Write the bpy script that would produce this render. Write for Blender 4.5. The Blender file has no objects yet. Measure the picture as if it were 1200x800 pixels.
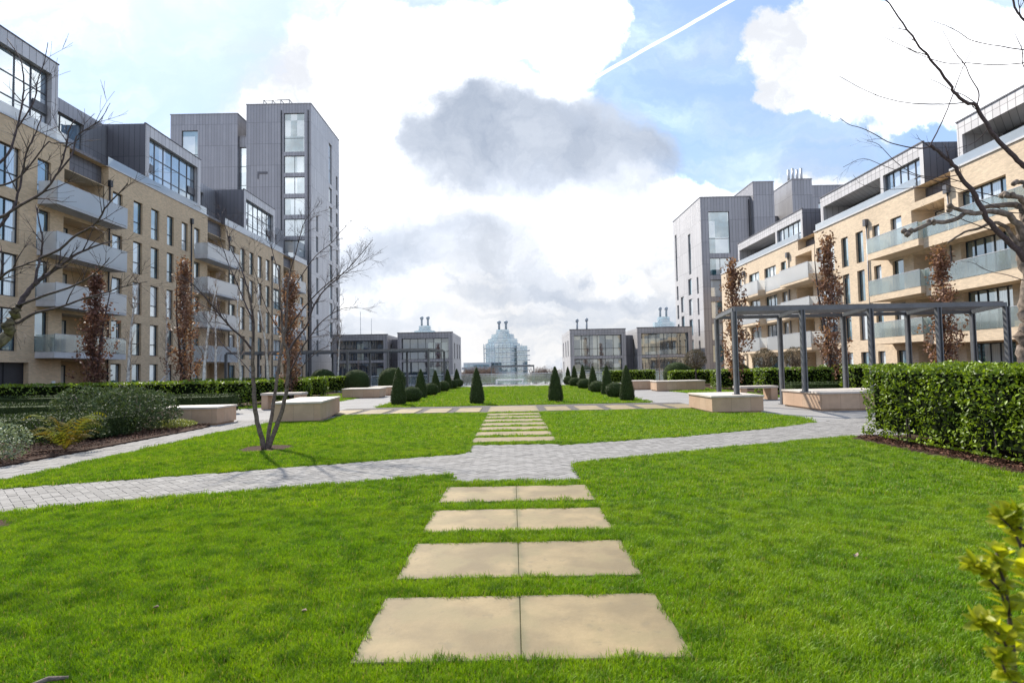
import bpy, math, random
import numpy as np
from mathutils import Vector, Matrix
random.seed(7)
RNG = np.random.default_rng(7)
SC = bpy.context.scene
COL = SC.collection
D = bpy.data
rad = math.radians

# ------------------------------------------------------------------ camera
F, CH = 680.0, 1.55
PITCH, ROLL = rad(2.7), rad(1.1)
cam = D.objects.new('camera', D.cameras.new('camera'))
COL.objects.link(cam)
cam.data.sensor_width = 36.0
cam.data.lens = 36.0 * F / 1200.0
cam.data.clip_start = 0.05
cam.data.clip_end = 9000
cam.matrix_world = Matrix.Translation((0, 0, CH)) @ Matrix.Rotation(rad(90) + PITCH, 4, 'X') @ Matrix.Rotation(-ROLL, 4, 'Z')
cam.data.dof.use_dof = True
cam.data.dof.focus_distance = 11.0
cam.data.dof.aperture_fstop = 3.2
SC.camera = cam

def ray(px, py):
    a, b = px - 600.0, 400.0 - py
    c, s = math.cos(ROLL), math.sin(ROLL)
    x, y = a * c + b * s, -a * s + b * c
    c, s = math.cos(PITCH), math.sin(PITCH)
    return Vector((x, F * c - y * s, F * s + y * c))

def at(px, py, Y):            # point at depth Y seen at a photo pixel
    r = ray(px, py)
    t = Y / r.y
    return Vector((r.x * t, Y, CH + r.z * t))

# ------------------------------------------------------------------ node helpers
class NT:
    def __init__(s, tree):
        s.t = tree; s.n = tree.nodes; s.l = tree.links
    def new(s, typ, **kw):
        nd = s.n.new(typ)
        for k, v in kw.items():
            setattr(nd, k, v)
        return nd
    def put(s, nd, key, v):
        if v is None: return
        if hasattr(v, 'links'): s.l.new(v, nd.inputs[key])
        else: nd.inputs[key].default_value = v
    def math(s, op, a, b=None, c=None, clamp=False):
        nd = s.new('ShaderNodeMath', operation=op, use_clamp=clamp)
        s.put(nd, 0, a); s.put(nd, 1, b); s.put(nd, 2, c)
        return nd.outputs[0]
    def vmath(s, op, a, b=None, out=0):
        nd = s.new('ShaderNodeVectorMath', operation=op)
        s.put(nd, 0, a); s.put(nd, 1, b)
        return nd.outputs[out]
    def smooth(s, v, lo, hi, a=0.0, b=1.0):
        nd = s.new('ShaderNodeMapRange', interpolation_type='SMOOTHSTEP')
        s.put(nd, 0, v); s.put(nd, 1, lo); s.put(nd, 2, hi); s.put(nd, 3, a); s.put(nd, 4, b)
        return nd.outputs[0]
    def mix(s, f, a, b, blend='MIX'):
        nd = s.new('ShaderNodeMix', data_type='RGBA', blend_type=blend)
        s.put(nd, 0, f); s.put(nd, 6, a); s.put(nd, 7, b)
        return nd.outputs[2]
    def noise(s, vec, scale, detail=4, rough=0.55, out=0):
        nd = s.new('ShaderNodeTexNoise')
        if vec is not None: s.l.new(vec, nd.inputs['Vector'])
        nd.inputs['Scale'].default_value = scale
        nd.inputs['Detail'].default_value = detail
        nd.inputs['Roughness'].default_value = rough
        return nd.outputs[out]
    def attr(s, name):
        return s.new('ShaderNodeAttribute', attribute_name=name)
    def comb(s, x, y, z):
        nd = s.new('ShaderNodeCombineXYZ')
        s.put(nd, 0, x); s.put(nd, 1, y); s.put(nd, 2, z)
        return nd.outputs[0]
    def sep(s, v):
        nd = s.new('ShaderNodeSeparateXYZ'); s.l.new(v, nd.inputs[0])
        return nd.outputs

def c4(c): return (c[0], c[1], c[2], 1.0)

def base_mat(name):
    m = D.materials.new(name); m.use_nodes = True
    t = NT(m.node_tree)
    return m, t, m.node_tree.nodes['Principled BSDF']

def plain(name, col, rough=0.6, metal=0.0, var=0.15, scale=6.0, bump=0.0, bscale=60, spec=0.5):
    m, t, p = base_mat(name)
    g = t.new('ShaderNodeNewGeometry')
    n = t.noise(g.outputs['Position'], scale, 5)
    f = t.smooth(n, 0.3, 0.7)
    colr = t.mix(f, c4([x * (1 - var) for x in col]), c4([min(1, x * (1 + var)) for x in col]))
    t.put(p, 'Base Color', colr)
    p.inputs['Roughness'].default_value = rough
    p.inputs['Metallic'].default_value = metal
    p.inputs['Specular IOR Level'].default_value = spec
    if bump:
        b = t.new('ShaderNodeBump'); b.inputs['Strength'].default_value = bump; b.inputs['Distance'].default_value = 0.02
        t.put(b, 'Height', t.noise(g.outputs['Position'], bscale, 4)); t.put(p, 'Normal', b.outputs[0])
    return m

def leafmat(name, dark, light, rough=0.45, trans=0.35, clump=1.5, spec=0.5):
    """leaf with a per-leaf random tone, larger patches of tone, and light passing through"""
    m, t, p = base_mat(name)
    a = t.attr('rnd').outputs['Fac']
    g = t.new('ShaderNodeNewGeometry')
    n = t.noise(g.outputs['Position'], clump, 3)
    f = t.math('ADD', t.math('MULTIPLY', a, 0.65), t.math('MULTIPLY', t.smooth(n, 0.3, 0.7), 0.4), clamp=True)
    colr = t.mix(f, c4(dark), c4(light))
    t.put(p, 'Base Color', colr)
    p.inputs['Roughness'].default_value = rough
    p.inputs['Specular IOR Level'].default_value = spec
    tr = t.new('ShaderNodeBsdfTranslucent')
    t.put(tr, 'Color', t.mix(1.0, colr, (1.0, 1.0, 0.55, 1), 'MULTIPLY'))
    mx = t.new('ShaderNodeMixShader'); mx.inputs[0].default_value = trans
    t.l.new(p.outputs[0], mx.inputs[1]); t.l.new(tr.outputs[0], mx.inputs[2])
    t.l.new(mx.outputs[0], m.node_tree.nodes['Material Output'].inputs['Surface'])
    return m

def object_xy(t):
    tc = t.new('ShaderNodeTexCoord')
    o = t.sep(tc.outputs['Object'])
    return t.math('ADD', o[0], o[1]), o[2], tc

def cladding(name, col, pitch=0.42, rough=0.5, metal=0.25):
    """standing seam metal: narrow raised seams, tonal difference from sheet to sheet"""
    m, t, p = base_mat(name)
    x, z, tc = object_xy(t)
    q = t.math('DIVIDE', x, pitch)
    fr = t.math('FRACT', q)
    seam = t.math('LESS_THAN', t.math('ABSOLUTE', t.math('SUBTRACT', fr, 0.5)), 0.045)
    wn = t.new('ShaderNodeTexWhiteNoise', noise_dimensions='2D')
    t.put(wn, 'Vector', t.comb(t.math('FLOOR', t.math('ADD', q, 0.5)), t.math('FLOOR', t.math('DIVIDE', z, 3.1)), 0))
    n = t.noise(tc.outputs['Object'], 0.7, 4)
    lo = c4([c * 0.82 for c in col]); hi = c4([c * 1.15 for c in col])
    cc = t.mix(t.math('ADD', t.math('MULTIPLY', wn.outputs[0], 0.5), t.math('MULTIPLY', n, 0.5)), lo, hi)
    joint = t.math('LESS_THAN', t.math('FRACT', t.math('DIVIDE', z, 3.1)), 0.012)
    cc = t.mix(t.math('MAXIMUM', seam, joint), cc, c4([c * 0.45 for c in col]))
    t.put(p, 'Base Color', cc)
    p.inputs['Roughness'].default_value = rough; p.inputs['Metallic'].default_value = metal
    b = t.new('ShaderNodeBump'); b.inputs['Strength'].default_value = 0.6; b.inputs['Distance'].default_value = 0.02
    t.put(b, 'Height', seam); t.put(p, 'Normal', b.outputs[0])
    return m

def brickwork(name, col, mortar, bw=0.225, bh=0.075):
    m, t, p = base_mat(name)
    x, z, tc = object_xy(t)
    br = t.new('ShaderNodeTexBrick')
    t.put(br, 'Vector', t.comb(x, z, 0))
    br.inputs['Color1'].default_value = c4([c * 0.86 for c in col]); br.inputs['Color2'].default_value = c4([c * 1.12 for c in col])
    br.inputs['Mortar'].default_value = c4(mortar)
    br.inputs['Scale'].default_value = 1.0; br.inputs['Mortar Size'].default_value = 0.008
    br.inputs['Brick Width'].default_value = bw; br.inputs['Row Height'].default_value = bh
    n = t.noise(tc.outputs['Object'], 0.35, 5)
    cc = t.mix(t.smooth(n, 0.3, 0.7), t.mix(1.0, br.outputs[0], (0.86, 0.86, 0.86, 1), 'MULTIPLY'), br.outputs[0])
    t.put(p, 'Base Color', cc); p.inputs['Roughness'].default_value = 0.85
    b = t.new('ShaderNodeBump'); b.inputs['Strength'].default_value = 0.3; b.inputs['Distance'].default_value = 0.01
    t.put(b, 'Height', br.outputs['Fac']); b.invert = True; t.put(p, 'Normal', b.outputs[0])
    return m

def window_glass(name, dark, curtain, amount, cell=0.9, metal=0.35):
    """glazing in front of rooms: some lights have pale blinds or curtains behind them"""
    m, t, p = base_mat(name)
    tc = t.new('ShaderNodeTexCoord'); oi = t.new('ShaderNodeObjectInfo')
    o = t.sep(tc.outputs['Object'])
    q = t.math('FLOOR', t.math('DIVIDE', o[0], cell))
    wn = t.new('ShaderNodeTexWhiteNoise', noise_dimensions='3D')
    t.put(wn, 'Vector', t.comb(q, t.math('FLOOR', t.math('DIVIDE', o[2], 2.3)), t.math('MULTIPLY', oi.outputs['Random'], 57.0)))
    has = t.math('LESS_THAN', wn.outputs[0], amount)
    fold_shade = t.smooth(t.math('SINE', t.math('MULTIPLY', o[0], 45.0)), -1, 1, 0.8, 1.0)  # light and shade of curtain folds painted as stripes on the flat pane
    cur = t.mix(1.0, c4(curtain), t.comb(fold_shade, fold_shade, fold_shade), 'MULTIPLY')
    room = t.mix(t.smooth(t.noise(tc.outputs['Object'], 1.3, 3), 0.35, 0.65), c4(dark), c4([c * 2.2 for c in dark]))
    t.put(p, 'Base Color', t.mix(has, room, cur))
    p.inputs['Roughness'].default_value = 0.03
    p.inputs['Metallic'].default_value = 0.0
    gl = t.new('ShaderNodeBsdfGlossy'); gl.inputs['Roughness'].default_value = 0.02
    gl.inputs['Color'].default_value = (0.86, 0.94, 0.97, 1)
    b = t.new('ShaderNodeBump'); b.inputs['Strength'].default_value = 0.05; b.inputs['Distance'].default_value = 0.05
    t.put(b, 'Height', t.noise(tc.outputs['Object'], 0.8, 2))
    t.put(gl, 'Normal', b.outputs[0])
    lw = t.new('ShaderNodeLayerWeight'); lw.inputs[0].default_value = 0.3
    f = t.math('ADD', t.math('MULTIPLY', lw.outputs['Fresnel'], 0.7), metal, clamp=True)
    mx = t.new('ShaderNodeMixShader'); t.put(mx, 0, f)
    t.l.new(p.outputs[0], mx.inputs[1]); t.l.new(gl.outputs[0], mx.inputs[2])
    t.l.new(mx.outputs[0], m.node_tree.nodes['Material Output'].inputs['Surface'])
    return m

def sheet_glass(name, tint, clear=0.5, milky=0.3):
    m, t, p = base_mat(name)
    p.inputs['Base Color'].default_value = c4(tint); p.inputs['Roughness'].default_value = 0.15
    tr = t.new('ShaderNodeBsdfTransparent'); tr.inputs[0].default_value = c4([0.6 + 0.4 * c for c in tint])
    gl = t.new('ShaderNodeBsdfGlossy'); gl.inputs['Roughness'].default_value = 0.05
    tl = t.new('ShaderNodeBsdfTranslucent'); tl.inputs[0].default_value = c4(tint)
    a = t.new('ShaderNodeMixShader'); a.inputs[0].default_value = 0.5
    t.l.new(p.outputs[0], a.inputs[1]); t.l.new(tl.outputs[0], a.inputs[2])
    b = t.new('ShaderNodeMixShader'); b.inputs[0].default_value = clear
    t.l.new(a.outputs[0], b.inputs[1]); t.l.new(tr.outputs[0], b.inputs[2])
    lw = t.new('ShaderNodeLayerWeight'); lw.inputs[0].default_value = 0.25
    c = t.new('ShaderNodeMixShader'); t.put(c, 0, t.math('ADD', t.math('MULTIPLY', lw.outputs['Fresnel'], 0.6), 0.08, clamp=True))
    t.l.new(b.outputs[0], c.inputs[1]); t.l.new(gl.outputs[0], c.inputs[2])
    t.l.new(c.outputs[0], m.node_tree.nodes['Material Output'].inputs['Surface'])
    return m

def stone(name, col, rough=0.75, joint=None, stain=0.25, pitch=0.62, worn=False):
    m, t, p = base_mat(name)
    g = t.new('ShaderNodeNewGeometry'); tc = t.new('ShaderNodeTexCoord')
    n1 = t.noise(g.outputs['Position'], 1.7, 6, 0.6); n2 = t.noise(g.outputs['Position'], 35, 5, 0.7); n3 = t.noise(g.outputs['Position'], 5.5, 4, 0.6)
    cc = t.mix(t.smooth(n1, 0.35, 0.68), c4([c * (1 - stain) for c in col]), c4([min(1, c * 1.1) for c in col]))
    cc = t.mix(t.math('MULTIPLY', t.smooth(n3, 0.52, 0.72), 0.3), cc, c4((col[0] * 0.72, col[1] * 0.68, col[2] * 0.6)))
    cc = t.mix(t.smooth(n2, 0.2, 0.8, 0.0, 0.25), cc, c4([c * 0.6 for c in col]))
    if joint:
        o = t.sep(tc.outputs['Object'])
        fr = t.math('FRACT', t.math('DIVIDE', t.math('ADD', o[0], o[1]), pitch))
        cell = t.math('FLOOR', t.math('DIVIDE', t.math('ADD', o[0], o[1]), pitch))
        wn = t.new('ShaderNodeTexWhiteNoise', noise_dimensions='1D'); t.put(wn, 'W', cell)
        cc = t.mix(t.math('MULTIPLY', wn.outputs[0], 0.35), cc, c4((col[0] * 0.8, col[1] * 0.66, col[2] * 0.58)))
        cc = t.mix(t.math('LESS_THAN', fr, 0.012), cc, c4([c * 0.45 for c in col]))
    if worn:
        oi = t.new('ShaderNodeObjectInfo')
        tone = t.math('MULTIPLY_ADD', oi.outputs['Random'], 0.22, 0.86)
        cc = t.mix(1.0, cc, t.comb(tone, tone, t.math('MULTIPLY', tone, 0.98)), 'MULTIPLY')
        o = t.sep(tc.outputs['Generated'])
        ex = t.math('ABSOLUTE', t.math('SUBTRACT', o[0], 0.5)); ey = t.math('ABSOLUTE', t.math('SUBTRACT', o[1], 0.5))
        edge = t.math('ADD', t.math('MAXIMUM', ex, ey), t.math('MULTIPLY', t.math('SUBTRACT', n3, 0.5), 0.16))
        cc = t.mix(t.smooth(edge, 0.43, 0.50, 0, 0.75), cc, (0.10, 0.09, 0.035, 1))
        n4 = t.noise(g.outputs['Position'], 2.6, 3, 0.5)
        cc = t.mix(t.smooth(n4, 0.5, 0.62, 0, 0.6), cc, (0.19, 0.15, 0.07, 1))
        vo = t.noise(g.outputs['Position'], 14, 2, 0.5)
        cc = t.mix(t.smooth(vo, 0.62, 0.70, 0, 0.4), cc, (0.14, 0.11, 0.06, 1))
    t.put(p, 'Base Color', cc); p.inputs['Roughness'].default_value = rough
    b = t.new('ShaderNodeBump'); b.inputs['Strength'].default_value = 0.25; b.inputs['Distance'].default_value = 0.01
    t.put(b, 'Height', n2); t.put(p, 'Normal', b.outputs[0])
    return m

M = {}
M['brick'] = brickwork('tan_brick', (0.66, 0.475, 0.29), (0.54, 0.45, 0.34))
M['brick_cream'] = brickwork('cream_brick', (0.66, 0.515, 0.36), (0.58, 0.48, 0.37))
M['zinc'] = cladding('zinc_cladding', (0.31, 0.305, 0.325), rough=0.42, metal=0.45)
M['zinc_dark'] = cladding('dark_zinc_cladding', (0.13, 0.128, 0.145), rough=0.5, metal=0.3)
M['zinc_sunlit'] = cladding('sunlit_zinc_cladding', (0.52, 0.50, 0.50), 0.5, rough=0.45, metal=0.3)  # same zinc made paler for lit faces: sunlight put into the colour
M['frame'] = plain('dark_window_frame', (0.03, 0.033, 0.04), 0.4, 0.3)
M['frame_grey'] = plain('grey_window_frame', (0.12, 0.12, 0.13), 0.4, 0.4)
M['glass'] = window_glass('apartment_glass', (0.035, 0.085, 0.105), (0.66, 0.69, 0.70), 0.55, metal=0.33)
M['glass_sky'] = window_glass('penthouse_glass', (0.05, 0.10, 0.15), (0.55, 0.6, 0.68), 0.3, metal=0.42)
M['glass_pav'] = window_glass('pavilion_glass', (0.02, 0.028, 0.045), (0.35, 0.4, 0.36), 0.18, metal=0.16)
M['glass_warm'] = window_glass('warm_pavilion_glass', (0.05, 0.055, 0.06), (0.48, 0.47, 0.38), 0.38, metal=0.2)
M['balus'] = sheet_glass('milky_balustrade_glass', (0.95, 0.97, 0.98), clear=0.38)
M['balus_clear'] = sheet_glass('greenish_balustrade_glass', (0.74, 0.86, 0.85), clear=0.74)
M['balus_pale'] = sheet_glass('pale_blue_balustrade_glass', (0.82, 0.90, 0.97), clear=0.35)
M['rail_glass'] = sheet_glass('clear_rail_glass', (0.80, 0.88, 0.88), clear=0.9)
M['concrete'] = plain('pale_concrete', (0.50, 0.50, 0.51), 0.7, var=0.1, scale=3)
M['soffit'] = plain('grey_soffit', (0.25, 0.25, 0.27), 0.7)
M['coping'] = plain('coping_metal', (0.45, 0.46, 0.48), 0.4, 0.3)
M['dark'] = plain('dark_door_panel', (0.02, 0.02, 0.025), 0.5)
M['slab'] = stone('sandstone_slab', (0.25, 0.185, 0.092), stain=0.36, worn=True)
M['planter'] = stone('planter_stone', (0.52, 0.365, 0.25), joint=True, stain=0.12)
M['cap'] = stone('bench_top_stone', (0.52, 0.46, 0.40), stain=0.1)
M['steel'] = plain('pergola_steel', (0.135, 0.14, 0.15), 0.45, 0.3, 0.12)
M['slat'] = plain('pergola_slat', (0.17, 0.155, 0.14), 0.6, 0.0, 0.2, 12)
M['white'] = plain('white_painted_metal', (0.75, 0.76, 0.77), 0.4)
M['soil'] = plain('bark_mulch', (0.055, 0.032, 0.023), 0.95, var=0.5, scale=40, bump=0.8, bscale=55, spec=0.1)
M['gravel'] = plain('dark_gravel', (0.07, 0.06, 0.055), 0.9, var=0.4, scale=60, bump=0.6, bscale=90)
M['turf'] = plain('turf_soil', (0.08, 0.13, 0.012), 0.95, var=0.4, scale=14, bump=0.4, bscale=120, spec=0.1)
M['bark'] = plain('grey_brown_bark', (0.15, 0.115, 0.10), 0.85, var=0.4, scale=25, bump=0.5, bscale=70, spec=0.2)
M['bark_dark'] = plain('dark_twig_bark', (0.075, 0.055, 0.055), 0.8, var=0.35, scale=25, spec=0.2)
M['bark_olive'] = plain('olive_bark', (0.15, 0.125, 0.085), 0.85, var=0.45, scale=18, bump=0.6, bscale=45, spec=0.2)
M['bark_plane'] = plain('mottled_plane_bark', (0.17, 0.135, 0.11), 0.85, var=0.45, scale=9, bump=0.4, bscale=30, spec=0.2)
M['birch'] = plain('birch_bark', (0.55, 0.53, 0.50), 0.8, var=0.35, scale=9, bump=0.2)
M['twig_pale'] = plain('pale_twig', (0.27, 0.20, 0.16), 0.85, var=0.3, scale=9, spec=0.2)
M['L_hedge'] = leafmat('laurel_leaf', (0.012, 0.03, 0.004), (0.30, 0.42, 0.03), 0.45, 0.33, 3.5, 0.35)
M['L_hedge_far'] = leafmat('clipped_hedge_leaf', (0.06, 0.11, 0.008), (0.26, 0.36, 0.028), 0.5, 0.35, 1.2)
M['core_hedge'] = plain('hedge_inner_shade', (0.006, 0.010, 0.003), 0.9, var=0.4, scale=9, spec=0.05)  # near-black colour stands in for deep shade in the leaf gaps
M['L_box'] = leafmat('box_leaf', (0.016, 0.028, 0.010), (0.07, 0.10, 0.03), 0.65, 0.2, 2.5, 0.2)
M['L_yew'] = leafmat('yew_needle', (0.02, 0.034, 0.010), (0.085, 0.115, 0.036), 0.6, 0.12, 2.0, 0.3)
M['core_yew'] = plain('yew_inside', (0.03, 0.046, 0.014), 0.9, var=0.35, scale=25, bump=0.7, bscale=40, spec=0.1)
M['L_olive'] = leafmat('olive_green_leaf', (0.02, 0.034, 0.012), (0.12, 0.165, 0.07), 0.65, 0.2, 2, 0.25)
M['L_varieg'] = leafmat('variegated_leaf', (0.02, 0.04, 0.015), (0.36, 0.42, 0.27), 0.6, 0.2, 6)
M['L_fern'] = leafmat('fern_frond', (0.13, 0.075, 0.015), (0.15, 0.19, 0.025), 0.8, 0.4, 3, 0.1)
M['L_gold'] = leafmat('yellow_green_leaf', (0.13, 0.16, 0.03), (0.36, 0.38, 0.11), 0.5, 0.3, 6)
M['L_oak'] = leafmat('dry_brown_leaf', (0.11, 0.055, 0.042), (0.40, 0.22, 0.15), 0.6, 0.3, 1.3, 0.3)
M['L_oak_red'] = leafmat('dry_russet_leaf', (0.075, 0.036, 0.031), (0.25, 0.125, 0.09), 0.6, 0.25, 1.3, 0.3)
M['L_brown_bush'] = leafmat('bronze_leaf', (0.05, 0.04, 0.022), (0.16, 0.12, 0.07), 0.6, 0.2, 2, 0.3)
M['L_near'] = leafmat('glossy_spring_leaf', (0.20, 0.26, 0.012), (0.58, 0.56, 0.03), 0.4, 0.6, 9)
M['L_far'] = leafmat('far_twig', (0.17, 0.12, 0.11), (0.28, 0.20, 0.18), 0.8, 0.2, 0.3, 0.1)
M['far_glass'] = window_glass('river_tower_glass', (0.18, 0.27, 0.30), (0.55, 0.62, 0.64), 0.35, 2.0, 0.35)
M['far_slab'] = plain('far_concrete', (0.52, 0.55, 0.57), 0.7)
M['far_grey'] = plain('far_grey_metal', (0.30, 0.33, 0.36), 0.6)

def grass_mat():
    m, t, p = base_mat('grass_blade')
    g = t.new('ShaderNodeNewGeometry'); a = t.attr('rnd').outputs['Fac']
    n = t.noise(g.outputs['Position'], 0.9, 4); n2 = t.noise(g.outputs['Position'], 5.5, 3)
    green = t.mix(a, (0.092, 0.200, 0.003, 1), (0.27, 0.445, 0.010, 1))
    cc = t.mix(t.smooth(n, 0.35, 0.72, 0.0, 0.5), green, (0.34, 0.445, 0.014, 1))
    cc = t.mix(t.smooth(n2, 0.42, 0.68, 0.0, 0.75), cc, (0.055, 0.145, 0.003, 1))
    straw = t.math('GREATER_THAN', a, 0.945)
    cc = t.mix(straw, cc, (0.40, 0.34, 0.15, 1))
    t.put(p, 'Base Color', cc); p.inputs['Roughness'].default_value = 0.5
    p.inputs['Specular IOR Level'].default_value = 0.3
    tr = t.new('ShaderNodeBsdfTranslucent'); t.put(tr, 'Color', t.mix(1.0, cc, (1.0, 1.0, 0.4, 1), 'MULTIPLY'))
    mx = t.new('ShaderNodeMixShader'); mx.inputs[0].default_value = 0.42
    t.l.new(p.outputs[0], mx.inputs[1]); t.l.new(tr.outputs[0], mx.inputs[2])
    t.l.new(mx.outputs[0], m.node_tree.nodes['Material Output'].inputs['Surface'])
    return m
M['grass'] = grass_mat()

def brick_paver_mat():
    m, t, p = base_mat('pale_clay_paver')
    a = t.attr('rnd').outputs['Fac']; g = t.new('ShaderNodeNewGeometry')
    cc = t.mix(a, (0.19, 0.18, 0.168, 1), (0.27, 0.257, 0.242, 1))
    n = t.noise(g.outputs['Position'], 1.2, 5); n2 = t.noise(g.outputs['Position'], 60, 4)
    cc = t.mix(t.smooth(n, 0.45, 0.75, 0, 0.3), cc, (0.18, 0.168, 0.158, 1))
    cc = t.mix(t.smooth(n2, 0.4, 0.8, 0, 0.4), cc, (0.165, 0.16, 0.157, 1))
    t.put(p, 'Base Color', cc); p.inputs['Roughness'].default_value = 0.85; p.inputs['Specular IOR Level'].default_value = 0.15
    return m
M['paver'] = brick_paver_mat()

def paving_mat():
    m, t, p = base_mat('pale_courtyard_paving')
    g = t.new('ShaderNodeNewGeometry')
    br = t.new('ShaderNodeTexBrick'); t.put(br, 'Vector', g.outputs['Position'])
    br.inputs['Color1'].default_value = (0.23, 0.222, 0.215, 1); br.inputs['Color2'].default_value = (0.275, 0.265, 0.257, 1)
    br.inputs['Mortar'].default_value = (0.16, 0.155, 0.15, 1); br.inputs['Scale'].default_value = 1.0
    br.inputs['Mortar Size'].default_value = 0.006; br.inputs['Brick Width'].default_value = 0.6; br.inputs['Row Height'].default_value = 0.3
    n = t.noise(g.outputs['Position'], 0.6, 6)
    cc = t.mix(t.smooth(n, 0.35, 0.7, 0, 0.35), br.outputs[0], (0.19, 0.18, 0.17, 1))
    t.put(p, 'Base Color', cc); p.inputs['Roughness'].default_value = 0.85; p.inputs['Specular IOR Level'].default_value = 0.2
    return m
M['paving'] = paving_mat()
M['mortar'] = plain('paver_sand', (0.085, 0.08, 0.078), 0.95, var=0.2, scale=30)
M['lower'] = plain('lower_riverside_ground', (0.30, 0.30, 0.29), 0.9, var=0.15, scale=0.05)
def water_mat():
    m, t, p = base_mat('river_water')
    p.inputs['Base Color'].default_value = (0.10, 0.11, 0.10, 1); p.inputs['Roughness'].default_value = 0.12
    g = t.new('ShaderNodeNewGeometry'); b = t.new('ShaderNodeBump'); b.inputs['Strength'].default_value = 0.3
    t.put(b, 'Height', t.noise(g.outputs['Position'], 0.4, 4)); t.put(p, 'Normal', b.outputs[0])
    return m
M['water'] = water_mat()

# ------------------------------------------------------------------ mesh helpers
class MB:
    def __init__(s): s.v = []; s.f = []; s.mi = []; s.sm = []; s.m = Matrix.Identity(4); s.k = 0
    def add(s, vs, fs, smooth=False):
        n = len(s.v)
        s.v += [tuple(s.m @ Vector(p)) for p in vs]
        s.f += [tuple(i + n for i in f) for f in fs]
        s.mi += [s.k] * len(fs); s.sm += [smooth] * len(fs)
        return s
    def box(s, x0, x1, y0, y1, z0, z1, bottom=True):
        v = [(x0, y0, z0), (x1, y0, z0), (x1, y1, z0), (x0, y1, z0), (x0, y0, z1), (x1, y0, z1), (x1, y1, z1), (x0, y1, z1)]
        f = [(4, 5, 6, 7), (0, 1, 5, 4), (1, 2, 6, 5), (2, 3, 7, 6), (3, 0, 4, 7)]
        if bottom: f.append((3, 2, 1, 0))
        return s.add(v, f)
    def quad(s, a, b, c, d): return s.add([a, b, c, d], [(0, 1, 2, 3)])
    def prism(s, poly, z0, z1):
        n = len(poly)
        v = [(p[0], p[1], z0) for p in poly] + [(p[0], p[1], z1) for p in poly]
        f = [tuple(range(n, 2 * n))] + [(i, (i + 1) % n, n + (i + 1) % n, n + i) for i in range(n)]
        return s.add(v, f)
    def tube(s, pts, rs, n=6, cap=True):
        pts = [Vector(p) for p in pts]
        vs, fs = [], []
        up = Vector((0.31, 0.17, 0.93))
        for i, p in enumerate(pts):
            t = (pts[min(i + 1, len(pts) - 1)] - pts[max(i - 1, 0)])
            if t.length < 1e-7: t = Vector((0, 0, 1))
            t.normalize()
            a = t.cross(up)
            if a.length < 0.05: a = t.cross(Vector((1, 0, 0)))
            a.normalize(); b = t.cross(a)
            r = rs[i] if hasattr(rs, '__len__') else rs
            for k in range(n):
                w = 2 * math.pi * k / n
                vs.append(p + a * (r * math.cos(w)) + b * (r * math.sin(w)))
        for i in range(len(pts) - 1):
            for k in range(n):
                k2 = (k + 1) % n
                fs.append((i * n + k, i * n + k2, (i + 1) * n + k2, (i + 1) * n + k))
        if cap:
            fs.append(tuple(range(n))[::-1]); e = (len(pts) - 1) * n
            fs.append(tuple(range(e, e + n)))
        return s.add(vs, fs, True)
    def lathe(s, prof, n=24, c=(0, 0)):
        vs, fs = [], []
        for r, z in prof:
            for k in range(n):
                w = 2 * math.pi * k / n
                vs.append((c[0] + r * math.cos(w), c[1] + r * math.sin(w), z))
        for i in range(len(prof) - 1):
            for k in range(n):
                k2 = (k + 1) % n
                fs.append((i * n + k, i * n + k2, (i + 1) * n + k2, (i + 1) * n + k))
        fs.append(tuple(range((len(prof) - 1) * n, len(prof) * n)))
        return s.add(vs, fs, True)
    def mesh(s, name, mats):
        me = D.meshes.new(name)
        me.from_pydata(s.v, [], s.f)
        for m in (mats if isinstance(mats, (list, tuple)) else [mats]): me.materials.append(m)
        me.polygons.foreach_set('material_index', s.mi)
        me.polygons.foreach_set('use_smooth', s.sm)
        me.update()
        return me
    def build(s, name, mats, parent=None, loc=(0, 0, 0), rz=0.0):
        return link(name, s.mesh(name, mats), parent, loc, rz)

def link(name, me, parent=None, loc=(0, 0, 0), rz=0.0):
    o = D.objects.new(name, me); COL.objects.link(o)
    o.location = loc; o.rotation_euler = (0, 0, rz)
    if parent: o.parent = parent
    return o

def tag(o, label=None, cat=None, group=None, kind=None):
    if label: o['label'] = label
    if cat: o['category'] = cat
    if group: o['group'] = group
    if kind: o['kind'] = kind
    return o

def thing(name, label, cat, loc=(0, 0, 0), rz=0.0, group=None):
    o = D.objects.new(name, None); COL.objects.link(o)
    o.empty_display_size = 0.2
    o.location = loc; o.rotation_euler = (0, 0, rz)
    return tag(o, label, cat, group)

def dup(o, parent=None, loc=None, rz=None, scale=None, label=None):
    c = o.copy(); COL.objects.link(c)
    if parent: c.parent = parent
    if loc is not None: c.location = loc
    if rz is not None: c.rotation_euler = (0, 0, rz)
    if scale is not None: c.scale = scale if hasattr(scale, '__len__') else (scale,) * 3
    if label: c['label'] = label
    for ch in KIDS(o): dup(ch, c)
    return c

def KIDS(o): return [x for x in list(COL.objects) if x.parent is o]

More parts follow.
